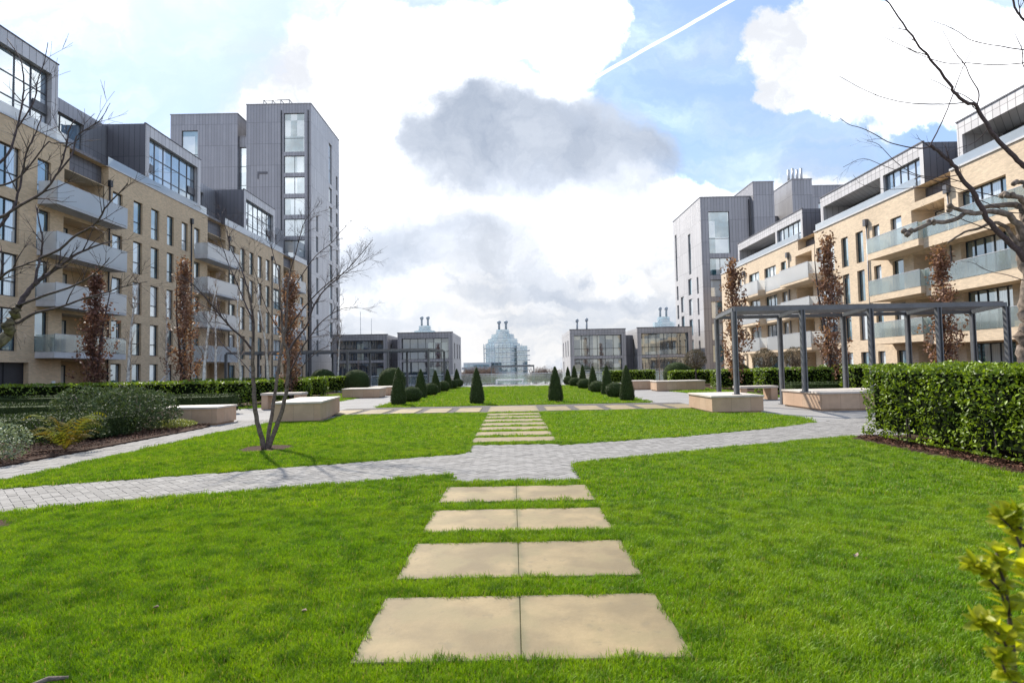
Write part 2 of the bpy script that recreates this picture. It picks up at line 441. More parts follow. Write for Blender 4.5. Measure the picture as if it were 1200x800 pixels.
def leaf_mesh(name, P, size, mat, N=None, aspect=0.5, up=0.0, flat=0.5, rnd=None):
    """many small folded leaves; N pulls each leaf to face outward"""
    n = len(P)
    d = RNG.normal(size=(n, 3)); d /= np.linalg.norm(d, axis=1)[:, None]
    nn = RNG.normal(size=(n, 3)); nn /= np.linalg.norm(nn, axis=1)[:, None]
    if N is not None: nn = nn * (1 - flat) + N * flat
    d[:, 2] += up
    nn /= np.linalg.norm(nn, axis=1)[:, None] + 1e-9
    d -= nn * np.sum(d * nn, axis=1)[:, None]
    d /= np.linalg.norm(d, axis=1)[:, None] + 1e-9
    s = np.cross(nn, d)
    L = (size if hasattr(size, '__len__') else np.full(n, size)) * RNG.uniform(0.7, 1.3, n)
    L = L[:, None]
    v = np.empty((n, 4, 3))
    v[:, 0] = P - d * L * 0.5
    v[:, 1] = P + s * L * aspect * 0.5 + nn * L * 0.10
    v[:, 2] = P + d * L * 0.5
    v[:, 3] = P - s * L * aspect * 0.5 + nn * L * 0.10
    me = D.meshes.new(name)
    me.vertices.add(4 * n); me.vertices.foreach_set('co', v.ravel())
    idx = (np.arange(n)[:, None] * 4 + np.array([0, 1, 2, 0, 2, 3])).ravel()
    me.loops.add(6 * n); me.loops.foreach_set('vertex_index', idx.astype(np.int32))
    me.polygons.add(2 * n); me.polygons.foreach_set('loop_start', np.arange(0, 6 * n, 3, dtype=np.int32))
    me.update(calc_edges=True)
    a = me.attributes.new('rnd', 'FLOAT', 'POINT')
    r = RNG.uniform(0, 1, n) if rnd is None else rnd
    a.data.foreach_set('value', np.repeat(r, 4).astype(np.float32))
    me.materials.append(mat)
    return me

def lump(P, s=1.0, ph=0.0):
    """smooth pseudo noise, -1..1"""
    x, y, z = P[:, 0] * s + ph, P[:, 1] * s + ph * 1.7, P[:, 2] * s - ph
    return (np.sin(x * 1.9 + np.sin(y * 2.3)) + np.sin(y * 2.1 + np.sin(z * 1.7 + x)) + np.sin(z * 2.6 + np.sin(x * 2.9 + y))) / 3

# ------------------------------------------------------------------ world and sun
SUN_AZ, SUN_EL = rad(-33), rad(43)
w = D.worlds.new('World'); SC.world = w; w.use_nodes = True
t = NT(w.node_tree); t.n.clear()
out = t.new('ShaderNodeOutputWorld'); bg = t.new('ShaderNodeBackground'); bg.inputs[1].default_value = 0.15
sky = t.new('ShaderNodeTexSky'); sky.sky_type = 'NISHITA'; sky.sun_disc = False
sky.sun_elevation = SUN_EL; sky.sun_rotation = SUN_AZ % (2 * math.pi)
sky.air_density = 1.0; sky.dust_density = 0.6; sky.ozone_density = 1.6
tc = t.new('ShaderNodeTexCoord')
dx, dy, dz = t.sep(tc.outputs['Generated'])
ay = t.math('MAXIMUM', t.math('ABSOLUTE', dy), 0.12)
uv0 = t.comb(t.math('DIVIDE', dx, ay), t.math('DIVIDE', dz, ay), 0)
wrp = t.new('ShaderNodeTexNoise'); t.l.new(uv0, wrp.inputs['Vector']); wrp.inputs['Scale'].default_value = 4.5; wrp.inputs['Detail'].default_value = 7; wrp.inputs['Roughness'].default_value = 0.62
wv = t.vmath('SUBTRACT', wrp.outputs['Color'], (0.5, 0.5, 0.5))
uv = t.vmath('ADD', uv0, t.vmath('MULTIPLY', wv, (0.27, 0.22, 0)))
def sky_uv(px, py):
    r = ray(px, py); return (r.x / r.y, r.z / r.y)
def blob(px, py, rx, ry, soft=1.0):
    u, v = sky_uv(px, py)
    d = t.vmath('MULTIPLY', t.vmath('SUBTRACT', uv, (u, v, 0)), (F / rx, F / ry, 0))
    return t.smooth(t.vmath('LENGTH', d, out=1), 1.0 + 0.5 * soft, 1.0 - 0.75 * soft)
def total(start, items):
    acc = start
    for (px, py, rx, ry, amp, soft) in items:
        acc = t.math('MULTIPLY_ADD', blob(px, py, rx, ry, soft), amp, acc)
    return acc
fb = t.noise(uv, 2.6, 8, 0.6); fb2 = t.noise(uv, 7.0, 6, 0.6); fb3 = t.noise(t.vmath('MULTIPLY', uv, (1.0, 3.2, 1)), 3.0, 7, 0.6)
f0 = t.math('MULTIPLY_ADD', t.math('SUBTRACT', fb, 0.5), 1.1, 0.45)
white = total(f0, [
    (430, 240, 190, 240, 0.9, 0.9), (500, 60, 130, 70, 0.55, 0.6), (360, 95, 230, 80, 0.2, 1.0),
    (655, 28, 105, 50, 0.75, 0.5), (700, 75, 45, 20, 0.35, 0.6), (1040, 62, 205, 72, 1.0, 0.35), (930, 105, 60, 38, 0.5, 0.5), (1060, 130, 120, 40, 0.55, 0.5),
    (600, 340, 420, 130, 0.9, 0.8), (870, 225, 130, 40, 0.45, 0.9), (1010, 210, 90, 26, 0.3, 0.9),
    (80, 60, 260, 140, -0.45, 1.0), (800, 130, 120, 110, -0.85, 0.8), (930, 180, 110, 45, -0.5, 0.7), (1130, 190, 90, 40, -0.5, 0.7),
    (600, 80, 40, 25, -0.5, 0.8), (800, 20, 60, 60, -0.5, 0.8), (620, 165, 190, 85, 0.6, 0.5)])
W = t.smooth(white, 0.36, 0.86)
veil = t.smooth(t.math('MULTIPLY_ADD', t.math('SUBTRACT', fb3, 0.5), 1.6, 0.5), 0.3, 0.9, 0.05, 0.45)
W = t.math('MAXIMUM', W, veil)
lowhaze = t.smooth(dz, 0.30, 0.02, 0.0, 0.85)
W = t.math('MAXIMUM', W, lowhaze)
grey = total(t.math('MULTIPLY_ADD', t.math('SUBTRACT', fb2, 0.5), 0.55, 0.0), [
    (560, 215, 230, 90, 0.18, 1.0), (490, 300, 140, 38, 0.65, 0.9), (425, 318, 80, 40, 0.5, 0.9), (700, 290, 130, 30, 0.4, 1.0), (560, 262, 120, 22, 0.35, 0.9),
    (600, 342, 80, 15, 0.8, 0.9), (685, 343, 60, 14, 0.8, 0.9), (485, 92, 60, 36, 0.45, 0.9), (470, 372, 90, 18, 0.75, 0.9), (1110, 20, 150, 50, 0.55, 1.0), (740, 380, 90, 16, 0.6, 0.9), (650, 40, 60, 24, 0.35, 1.0)])
gstreak = t.math('MULTIPLY', t.smooth(fb3, 0.40, 0.60), t.smooth(dz, 0.42, 0.10))
gmain = total(t.math('ADD', t.math('MULTIPLY', t.math('SUBTRACT', fb2, 0.5), 0.9), t.math('MULTIPLY', t.math('SUBTRACT', fb, 0.5), 0.5)), [
    (610, 165, 165, 78, 0.8, 0.7), (705, 195, 110, 44, 0.5, 0.8), (545, 165, 85, 58, 0.3, 0.7), (640, 225, 150, 45, 0.3, 1.0)])
u_, v_, _z = t.sep(uv)
fade = t.smooth(v_, sky_uv(640, 275)[1], sky_uv(640, 165)[1], 0.15, 1.0)
gmain = t.math('MULTIPLY', t.smooth(gmain, 0.22, 0.85), fade)
G = t.math('MAXIMUM', t.math('MAXIMUM', gmain, t.math('MULTIPLY', t.smooth(grey, 0.05, 1.25), 0.8)), t.math('MULTIPLY', gstreak, 0.62))
blue = t.mix(1.0, sky.outputs[0], (1.0, 1.0, 1.0, 1), 'MULTIPLY')
SKYGAIN = 1.0
pale = t.mix(0.75, blue, (1.15, 1.68, 2.75, 1))
def logmix(f, a, b):
    def ch(c):
        if hasattr(c, 'links'):
            nd = t.new('ShaderNodeSeparateColor'); t.l.new(c, nd.inputs[0]); return [t.math('MAXIMUM', o, 0.05) for o in nd.outputs[:3]]
        return c[:3]
    res = []
    for x, y in zip(ch(a), ch(b)):
        lx, ly = t.math('LOGARITHM', x, math.e), t.math('LOGARITHM', y, math.e)
        res.append(t.math('EXPONENT', t.math('MULTIPLY_ADD', t.math('SUBTRACT', ly, lx), f, lx)))
    nd = t.new('ShaderNodeCombineColor')
    for i, r in enumerate(res): t.l.new(r, nd.inputs[i])
    return nd.outputs[0]
cl = logmix(W, pale, t.mix(t.smooth(dz, 0.30, 0.03, 0.0, 0.9), t.mix(t.smooth(fb, 0.36, 0.66), (2.7, 2.8, 3.0, 1), (8.6, 8.6, 8.7, 1)), (2.95, 2.93, 2.92, 1)))
gcol = t.mix(t.smooth(fb2, 0.3, 0.7), (1.30, 1.52, 1.92, 1), (2.1, 2.3, 2.65, 1))
cl = logmix(t.math('MULTIPLY', G, 0.96), cl, gcol)
# aircraft trail
a0, a1 = sky_uv(664, 110), sky_uv(858, 0)
L = math.hypot(a1[0] - a0[0], a1[1] - a0[1]); ex, ey = (a1[0] - a0[0]) / L, (a1[1] - a0[1]) / L
rel = t.vmath('SUBTRACT', t.vmath('ADD', uv0, t.vmath('MULTIPLY', wv, (0.010, 0.010, 0))), (a0[0], a0[1], 0))
al = t.vmath('DOT_PRODUCT', rel, (ex, ey, 0), out=1); ac = t.math('ABSOLUTE', t.vmath('DOT_PRODUCT', rel, (-ey, ex, 0), out=1))
tr = t.math('MULTIPLY', t.smooth(ac, 0.0040, 0.0001), t.smooth(al, -0.005, 0.02))
tr = t.math('MULTIPLY', tr, t.math('GREATER_THAN', dy, 0.0))
cl = t.mix(t.math('MULTIPLY', tr, t.smooth(fb2, 0.25, 0.6, 0.45, 0.85)), cl, (8.5, 8.5, 8.7, 1))
t.l.new(cl, bg.inputs[0]); t.l.new(bg.outputs[0], out.inputs[0])
w.cycles.sampling_method = 'MANUAL'; w.cycles.sample_map_resolution = 512

sd = Vector((math.sin(SUN_AZ) * math.cos(SUN_EL), math.cos(SUN_AZ) * math.cos(SUN_EL), math.sin(SUN_EL)))
sl = D.lights.new('sun', 'SUN'); sl.energy = 3.9; sl.angle = rad(1.2); sl.color = (1.0, 0.94, 0.84)
so = D.objects.new('sun', sl); COL.objects.link(so); so.rotation_euler = sd.to_track_quat('Z', 'Y').to_euler(); so.location = (-20, 40, 60)

SC.view_settings.view_transform = 'Standard'; SC.view_settings.look = 'None'
SC.view_settings.exposure = 1.10; SC.view_settings.gamma = 1.0
SC.render.engine = 'CYCLES'
SC.cycles.use_denoising = True
try: SC.cycles.denoiser = 'OPENIMAGEDENOISE'
except Exception: pass
SC.cycles.max_bounces = 6; SC.cycles.diffuse_bounces = 3; SC.cycles.glossy_bounces = 3
SC.cycles.transmission_bounces = 4; SC.cycles.transparent_max_bounces = 12
SC.cycles.caustics_reflective = False; SC.cycles.caustics_refractive = False
SC.cycles.sample_clamp_indirect = 6.0

# ------------------------------------------------------------------ ground
def structure(name, mb, mat):
    o = mb.build(name, mat); o['kind'] = 'structure'; return o
g = MB()
E = 4000.0
g.quad((-E, -60, -0.012), (E, -60, -0.012), (E, 59, -0.012), (-E, 59, -0.012))
structure('courtyard_paving', g, M['paving'])
g = MB()
g.quad((-E, 59, -0.012), (E, 59, -0.012), (E, 59, -1.8), (-E, 59, -1.8)); g.quad((-E, 59, -1.8), (E, 59, -1.8), (E, 116, -1.8), (-E, 116, -1.8)); g.quad((-E, 116, -1.8), (E, 116, -1.8), (E, 116, -6.6), (-E, 116, -6.6)); g.quad((-E, 116, -6.6), (E, 116, -6.6), (E, 6000, -6.6), (-E, 6000, -6.6))
structure('ground', g, M['lower'])
g = MB(); g.quad((-E, 116.1, -6.55), (E, 116.1, -6.55), (E, 236, -6.55), (-E, 236, -6.55))
structure('river', g, M['water'])

def lawn(poly, z=0.008):
    return structure('lawn', MB().prism(poly, -0.01, z), M['turf'])
LAWNS = []
def add_lawn(poly): LAWNS.append(poly); lawn(poly)
add_lawn([(-14, -4), (14, -4), (9.2, 3), (6.9, 5), (6.75, 11.6), (7.2, 12.25), (3.93, 10.88), (1.98, 9.93), (0.97, 9.5), (0.94, 8.08), (-0.9, 8.08), (-0.9, 8.74), (-1.84, 8.32), (-3.43, 7.80), (-4.81, 7.25), (-5.99, 6.76), (-7.6, 5.9), (-14, 2.4)])
add_lawn([(-7.75, 8.06), (-7.29, 8.22), (-5.8, 8.78), (-4.15, 9.43), (-2.26, 10.2), (-0.9, 10.8), (-0.86, 11.95), (-0.9, 20.7), (-6.0, 20.7), (-6.0, 18.25), (-7.6, 18.25), (-7.85, 14.8), (-7.75, 11)])
add_lawn([(0.94, 11.74), (3.67, 12.78), (6.11, 14.03), (8.0, 15.4), (8.2, 16.9), (7.8, 18.4), (6.3, 18.72), (6.25, 20.7), (0.9, 20.7), (0.9, 11.95)])
add_lawn([(-5.9, 25.0), (5.9, 25.0), (6.2, 51), (-6.2, 51)])
add_lawn([(-12.4, 26.0), (-9.9, 27.5), (-9.3, 31), (-9.0, 41), (-12.4, 41)])
add_lawn([(10.3, 27.5), (12.6, 27.0), (12.8, 44), (9.6, 44), (9.4, 40)])
# central gaps between the far stepping slabs are turf too
add_lawn([(-0.9, 11.96), (0.9, 11.96), (0.9, 20.7), (-0.9, 20.7)])
g = MB(); g.prism([(-7.0, 20.75), (7.0, 20.75), (7.0, 24.6), (-7.0, 24.6)], -0.011, 0.004); structure('gravel_strip', g, M['gravel'])
def bed(poly, z=0.035): structure('planting_bed', MB().prism(poly, -0.01, z), M['soil'])
bed([(-9.05, 7.6), (-8.95, 12), (-8.95, 16.8), (-9.2, 17.7), (-11.3, 17.9), (-11.3, 20.5), (-13, 25.9), (-27.5, 26.2), (-27.5, 5)])
bed([(6.72, 2), (9.6, 2), (9.6, 12.15), (7.3, 12.1), (6.78, 11.75)])
bed([(-15.6, 26.0), (-12.45, 26.0), (-11.2, 30), (-11.2, 42), (-14.5, 46), (-27.5, 46), (-27.5, 26.3)])
bed([(12.7, 27), (26, 25), (26, 50), (12.9, 50)])
bed([(10, 12.3), (26, 9), (26, 24.9), (13.4, 24.9), (13.0, 16)])
def pit(x, y, r):
    pts = [(x + r * (1 + 0.15 * math.sin(3 * a + x)) * math.cos(a), y + r * (1 + 0.12 * math.cos(2 * a)) * math.sin(a)) for a in [k * math.pi / 12 for k in range(24)]]
    structure('tree_pit', MB().prism(pts, 0.0, 0.02), M['soil'])
PITS = [(-5.1, 12.03, 0.55), (-5.85, 6.0, 0.5)]
for q in PITS: pit(*q)

def inside(poly, P):
    x, y = P[:, 0], P[:, 1]
    r = np.zeros(len(P), bool); n = len(poly)
    for i in range(n):
        x0, y0 = poly[i]; x1, y1 = poly[(i + 1) % n]
        c = ((y0 > y) != (y1 > y)) & (x < (x1 - x0) * (y - y0) / (y1 - y0 + 1e-12) + x0)
        r ^= c
    return r

# brick paths: every paver is a small block, herringbone bond
def paver_path(poly, ang, z, border=False):
    A = np.array(poly); lo, hi = A.min(0) - 0.5, A.max(0) + 0.5
    wd = 0.102
    ca, sa = math.cos(ang), math.sin(ang)
    cx, cy = (lo + hi) / 2; R = np.hypot(*(hi - lo)) / 2; K = int(R / wd) + 3
    items = []
    for i in range(-2 * K, 2 * K):
        for j in range(-K, K):
            bx, by = i + 2 * j, i - 2 * j
            if abs(bx) > K * 1.1 or abs(by) > K * 1.1: continue
            items.append((bx, by, 2, 1)); items.append((bx, by + 1, 1, 2))
    Q = np.array(items, float) * wd
    C = Q[:, :2] + Q[:, 2:] / 2
    C = np.stack([C[:, 0] * ca - C[:, 1] * sa + cx, C[:, 0] * sa + C[:, 1] * ca + cy], 1)
    k = inside(poly, C)
    C, S = C[k], Q[k, 2:]
    n = len(C); gap = 0.006
    hx, hy = S[:, 0] / 2 - gap / 2, S[:, 1] / 2 - gap / 2
    top = z + RNG.normal(0, 0.0012, n)
    v = np.empty((n, 8, 3))
    for m_, (sx, sy) in enumerate([(-1, -1), (1, -1), (1, 1), (-1, 1)]):
        x, y = sx * hx, sy * hy
        for q, (zz, sh) in enumerate([(np.full(n, z - 0.02), 0.0), (top, 0.0)]):
            v[:, m_ + 4 * q, 0] = x * ca - y * sa + C[:, 0]; v[:, m_ + 4 * q, 1] = x * sa + y * ca + C[:, 1]; v[:, m_ + 4 * q, 2] = zz
    f = np.array([(4, 5, 6, 7), (0, 1, 5, 4), (1, 2, 6, 5), (2, 3, 7, 6), (3, 0, 4, 7)])
    idx = (np.arange(n)[:, None, None] * 8 + f[None]).ravel()
    me = D.meshes.new('path')
    me.vertices.add(8 * n); me.vertices.foreach_set('co', v.ravel())
    me.loops.add(len(idx)); me.loops.foreach_set('vertex_index', idx.astype(np.int32))
    me.polygons.add(5 * n); me.polygons.foreach_set('loop_start', np.arange(0, 20 * n, 4, dtype=np.int32))
    me.update(calc_edges=True)
    a = me.attributes.new('rnd', 'FLOAT', 'POINT'); a.data.foreach_set('value', np.repeat(RNG.uniform(0, 1, n), 8).astype(np.float32))
    me.materials.append(M['paver']); me.polygons.foreach_set('use_smooth', np.zeros(5 * n, bool))
    o = link('path', me); o['kind'] = 'structure'
    structure('path_bedding', MB().prism(poly, -0.011, z - 0.012), M['mortar'])
pathA = [(-14, 5.6), (-9.4, 7.45), (-7.29, 8.22), (-5.8, 8.78), (-4.15, 9.43), (-2.26, 10.2), (-0.92, 10.8), (-0.9, 11.95), (0.95, 11.95), (0.96, 11.72), (3.67, 12.78), (6.11, 14.03), (8.0, 15.4), (10.2, 16.6), (12.4, 16), (9.2, 13.1), (7.3, 12.3), (3.93, 10.86), (1.98, 9.91), (0.97, 9.47), (0.95, 8.05), (-0.92, 8.05), (-0.92, 8.72), (-1.84, 8.29), (-3.43, 7.77), (-4.81, 7.22), (-5.99, 6.73), (-7.6, 5.87), (-14, 2.37)]
paver_path(pathA, rad(45), 0.006)
paver_path([(-9.05, 7.7), (-7.75, 8.1), (-7.76, 11), (-7.87, 14.8), (-7.65, 18.2), (-7.65, 19.6), (-9.1, 19.6), (-8.95, 16.8), (-8.95, 12)], rad(0), 0.005)

# stepping slabs
def slab_mesh(wx, wy, h=0.022):
    mb = MB(); b = 0.005
    v, f = [], []
    for (dx_, z) in ((0, -0.02), (0, h - b), (b, h)):
        v += [(-wx / 2 + dx_, -wy / 2 + dx_, z), (wx / 2 - dx_, -wy / 2 + dx_, z), (wx / 2 - dx_, wy / 2 - dx_, z), (-wx / 2 + dx_, wy / 2 - dx_, z)]
    for r in (0, 4):
        for k in range(4): f.append((r + k, r + (k + 1) % 4, r + 4 + (k + 1) % 4, r + 4 + k))
    f.append((8, 9, 10, 11)); mb.add(v, f)
    return mb.mesh('stepping_slab', M['slab'])
SLABS = []
near = slab_mesh(0.907, 0.875)
rows = [(3.565, 'nearest row, at the bottom edge of the view'), (4.785, 'second row from the bottom of the view'), (6.0, 'third row, with two rows nearer than it'), (7.24, 'row just before the brick crossing')]
for y, txt in rows:
    for sx, side in ((-1, 'left'), (1, 'right')):
        o = link('stepping_slab', near, None, (sx * 0.455 + 0.02, y, 0)); o.rotation_euler = (0, 0, random.uniform(-.004, .004))
        tag(o, f'{side} square sandstone slab of the {txt}', 'paving slab', 'sandstone stepping slabs set in the lawn')
    SLABS.append((0.02, y, 0.906, 0.425))
far = slab_mesh(1.78, 0.80)
ordn = ['directly beyond the brick crossing', 'second beyond the brick crossing', 'third beyond the brick crossing', 'fourth beyond the brick crossing, middle of its run', 'fifth beyond the brick crossing, third from the platform', 'second before the large platform slab', 'last before the large platform slab']
for i, tx in enumerate(ordn):
    y = 12.72 + 1.18 * i
    o = link('stepping_slab', far, None, (0, y, 0)); SLABS.append((0, y, 0.89, 0.40))
    tag(o, f'long pale stepping slab, {tx}', 'paving slab', 'sandstone stepping slabs set in the lawn')
o = link('platform_slab', slab_mesh(1.86, 3.1), None, (0, 22.5, 0)); tag(o, 'large pale platform slab where the stepping path meets the cross strip', 'paving slab')
strip = slab_mesh(0.9, 2.3)
pos = ['next to the platform', 'second from the platform', 'third from the platform', 'fourth from the platform', 'at the outer end']
for sx, side in ((-1, 'left'), (1, 'right')):
    for i in range(5):
        o = link('strip_slab', strip, None, (sx * (1.68 + 1.19 * i), 22.25, 0))
        tag(o, f'pale slab in dark gravel of the cross strip, {side} of centre, {pos[i]}', 'paving slab', 'slabs of the cross strip')

# ------------------------------------------------------------------ grass
def blade_mesh(name, nb, radius, hmin, hmax, wid):
    vs, fs, rn = [], [], []
    for _ in range(nb):
        a = random.uniform(0, 6.283); r = radius * math.sqrt(random.random())
        x, y = r * math.cos(a), r * math.sin(a)
        h = random.uniform(hmin, hmax); th = random.uniform(0, 6.283); ln = random.uniform(0.1, 0.85) * h
        lx, ly = math.cos(th) * ln, math.sin(th) * ln; wx, wy = -math.sin(th + random.uniform(-.6, .6)) * wid / 2, math.cos(th) * wid / 2
        n = len(vs)
        vs += [(x - wx, y - wy, -0.005), (x + wx, y + wy, -0.005), (x + lx * .4 + wx * .8, y + ly * .4 + wy * .8, h * .62), (x + lx * .4 - wx * .8, y + ly * .4 - wy * .8, h * .62), (x + lx, y + ly, h * random.uniform(.82, 1))]
        fs += [(n, n + 1, n + 2, n + 3), (n + 3, n + 2, n + 4)]
        rn += [random.random()] * 5
    me = D.meshes.new(name); me.from_pydata(vs, [], fs); me.update()
    at_ = me.attributes.new('rnd', 'FLOAT', 'POINT'); at_.data.foreach_set('value', rn)
    me.materials.append(M['grass'])
    for p in me.polygons: p.use_smooth = True
    return me

def scatter(name, P, rot, scl, tuft):
    me = D.meshes.new(name); me.vertices.add(len(P)); me.vertices.foreach_set('co', P.astype(np.float32).ravel()); me.update()
    a = me.attributes.new('rot', 'FLOAT_VECTOR', 'POINT'); a.data.foreach_set('vector', np.stack([RNG.normal(0, .10, len(P)), RNG.normal(0, .10, len(P)), rot], 1).astype(np.float32).ravel())
    a = me.attributes.new('scl', 'FLOAT', 'POINT'); a.data.foreach_set('value', scl.astype(np.float32))
    o = link(name, me); tag(o, 'short bright green mown grass covering the lawns', 'grass', None, 'stuff')
    ng = D.node_groups.new(name + '_nodes', 'GeometryNodeTree')
    ng.interface.new_socket('Geometry', in_out='INPUT', socket_type='NodeSocketGeometry')
    ng.interface.new_socket('Geometry', in_out='OUTPUT', socket_type='NodeSocketGeometry')
    N_ = ng.nodes; Lk = ng.links
    gi, go = N_.new('NodeGroupInput'), N_.new('NodeGroupOutput')
    oi = N_.new('GeometryNodeObjectInfo'); oi.inputs['Object'].default_value = tuft
    ip = N_.new('GeometryNodeInstanceOnPoints')
    ar = N_.new('GeometryNodeInputNamedAttribute'); ar.data_type = 'FLOAT_VECTOR'; ar.inputs['Name'].default_value = 'rot'
    asx = N_.new('GeometryNodeInputNamedAttribute'); asx.data_type = 'FLOAT'; asx.inputs['Name'].default_value = 'scl'
    Lk.new(gi.outputs[0], ip.inputs['Points']); Lk.new(oi.outputs['Geometry'], ip.inputs['Instance'])
    Lk.new(ar.outputs['Attribute'], ip.inputs['Rotation']); Lk.new(asx.outputs['Attribute'], ip.inputs['Scale'])
    Lk.new(ip.outputs[0], go.inputs[0])
    md = o.modifiers.new('tufts', 'NODES'); md.node_group = ng
    return o

def grass_points(y0, y1, step, keep):
    xs = np.arange(-min(34, y1 * 1.25 + 1.5), min(34, y1 * 1.25 + 1.5), step); ys = np.arange(y0, y1, step)
    X_, Y_ = np.meshgrid(xs, ys); P = np.stack([X_.ravel(), Y_.ravel()], 1)
    P += RNG.uniform(-step * .6, step * .6, P.shape)
    P = P[np.abs(P[:, 0]) < P[:, 1] * 1.05 + 1.4]
    ok = np.zeros(len(P), bool)
    for poly in LAWNS: ok |= inside(poly, P)
    for (x, y, hx, hy) in SLABS: ok &= ~((np.abs(P[:, 0] - x) < hx + keep) & (np.abs(P[:, 1] - y) < hy + keep))
    for (x, y, r) in PITS: ok &= np.hypot(P[:, 0] - x, P[:, 1] - y) > r
    return P[ok]
zones = [(1.6, 6.6, 0.044, 60, 0.055, 0.020, 0.052, 0.0034, 0.008), (6.6, 12.5, 0.075, 60, 0.085, 0.022, 0.046, 0.005, 0.012), (12.5, 25.2, 0.125, 60, 0.14, 0.024, 0.046, 0.009, 0.05), (25.2, 53, 0.24, 60, 0.27, 0.026, 0.05, 0.018, 0.1)]
for zi, (y0, y1, st, nb, rd, h0, h1, wd, kp) in enumerate(zones):
    tuft = D.objects.new('tuft', blade_mesh('tuft', nb, rd, h0, h1, wd))
    P = grass_points(y0, y1, st, kp)
    P3 = np.concatenate([P, np.full((len(P), 1), 0.008)], 1)
    l1 = lump(P3, 1.6, 1.0); l2 = lump(P3, 6.5, 4.0)
    s = 0.98 + 0.22 * l1 + 0.30 * l2 + RNG.normal(0, .1, len(P))
    s = np.clip(s, 0.45, 1.6)
    scatter('grass', P3, RNG.uniform(0, 6.283, len(P)), s, tuft)
# ------------------------------------------------------------------ buildings
WC = {}
def window_parts(w_, h_, nx, nz, fm, gm, fr=0.06):
    key = (round(w_, 2), round(h_, 2), nx, nz, fm, gm)
    if key not in WC:
        mb = MB(); d = 0.09
        mb.box(0, fr, 0, d, 0, h_); mb.box(w_ - fr, w_, 0, d, 0, h_)
        mb.box(fr, w_ - fr, 0, d, 0, fr); mb.box(fr, w_ - fr, 0, d, h_ - fr, h_)
        for i in range(1, nx):
            x = w_ * i / nx; mb.box(x - .03, x + .03, 0.004, d - .004, fr, h_ - fr)
        for k in range(1, nz):
            z = h_ * (k / nz if nz > 2 else 0.36); mb.box(fr, w_ - fr, 0.008, d - .008, z - .03, z + .03)
        pm = MB().quad((fr * .5, 0.05, fr * .5), (w_ - fr * .5, 0.05, fr * .5), (w_ - fr * .5, 0.05, h_ - fr * .5), (fr * .5, 0.05, h_ - fr * .5)).mesh('pane', M[gm])
        WC[key] = (mb.mesh('window', M[fm]), pm)
    return WC[key]

class Facade:
    """local frame of one wall face: u along it, n inward, z up, inside a building thing"""
    def __init__(s, parent, ox=0, oy=0, rz=0.0): s.p, s.ox, s.oy, s.rz = parent, ox, oy, rz
    def m(s): return Matrix.Translation((s.ox, s.oy, 0)) @ Matrix.Rotation(s.rz, 4, 'Z')
    def pt(s, u, n, z=0):
        return s.m() @ Vector((u, n, z))
    def wall(s, mb, u0, u1, z0, z1, ops, n0=0.0):
        """flat wall with openings (u0,u1,z0,z1,depth) and their reveals"""
        old = mb.m; mb.m = s.m()
        us = sorted({u0, u1, *[o[0] for o in ops], *[o[1] for o in ops]}); zs = sorted({z0, z1, *[o[2] for o in ops], *[o[3] for o in ops]})
        us = [u for u in us if u0 <= u <= u1]; zs = [z for z in zs if z0 <= z <= z1]
        for a, b in zip(us, us[1:]):
            for c, d in zip(zs, zs[1:]):
                mu, mz = (a + b) / 2, (c + d) / 2
                if not any(o[0] < mu < o[1] and o[2] < mz < o[3] for o in ops):
                    mb.quad((a, n0, c), (b, n0, c), (b, n0, d), (a, n0, d))
        for (a, b, c, d, dp) in ops:
            e = n0 + dp
            mb.quad((a, n0, c), (a, e, c), (a, e, d), (a, n0, d)); mb.quad((b, e, c), (b, n0, c), (b, n0, d), (b, e, d))
            if d < z1 - 1e-4: mb.quad((a, n0, d), (a, e, d), (b, e, d), (b, n0, d))
            mb.quad((a, e, c), (a, n0, c), (b, n0, c), (b, e, c))
            if dp > 0.5: mb.quad((a, e, c), (b, e, c), (b, e, d), (a, e, d))
        mb.m = old
    def window(s, u, z, w_, h_, n=0.14, nx=1, nz=1, fm='frame', gm='glass'):
        f, p = window_parts(w_, h_, nx, nz, fm, gm)
        o = link('window', f, s.p, tuple(s.pt(u, n, z)), s.rz); link('pane', p, o)
        return o
    def part(s, name, mb, mat): return mb.build(name, mat, s.p, (s.ox, s.oy, 0), s.rz)

def balcony(F_, u0, u1, out_, z, th=0.34, gh=1.05, fascia='concrete', glass='balus', wrap=True):
    mb = MB(); mb.box(u0, u1, -out_, 0.0, z - th, z + 0.02)
    b = F_.part('balcony', mb, M[fascia])
    gm = MB(); g0, g1 = z - (th * 0.55 if glass == 'balus' else -0.03), z + gh
    gm.box(u0 + .02, u1 - .02, -out_ - 0.02, -out_ - 0.004, g0, g1)
    if wrap:
        gm.box(u0 + 0.003, u0 + .018, -out_, -0.02, z + 0.03, g1); gm.box(u1 - .018, u1 - .003, -out_, -0.02, z + 0.03, g1)
    gm.build('balustrade', M[glass], b)
    rm = MB(); n = max(2, int((u1 - u0) / 1.3))
    rm.box(u0, u1, -out_ - .03, -out_ + .012, g1 + .002, g1 + .04)
    for k in range(n + 1):
        x = u0 + .03 + (u1 - u0 - .06) * k / n; rm.box(x - .012, x + .012, -out_ + .0, -out_ + .03, z + .02, g1)
    rm.build('handrail', M['coping'], b)
    return b

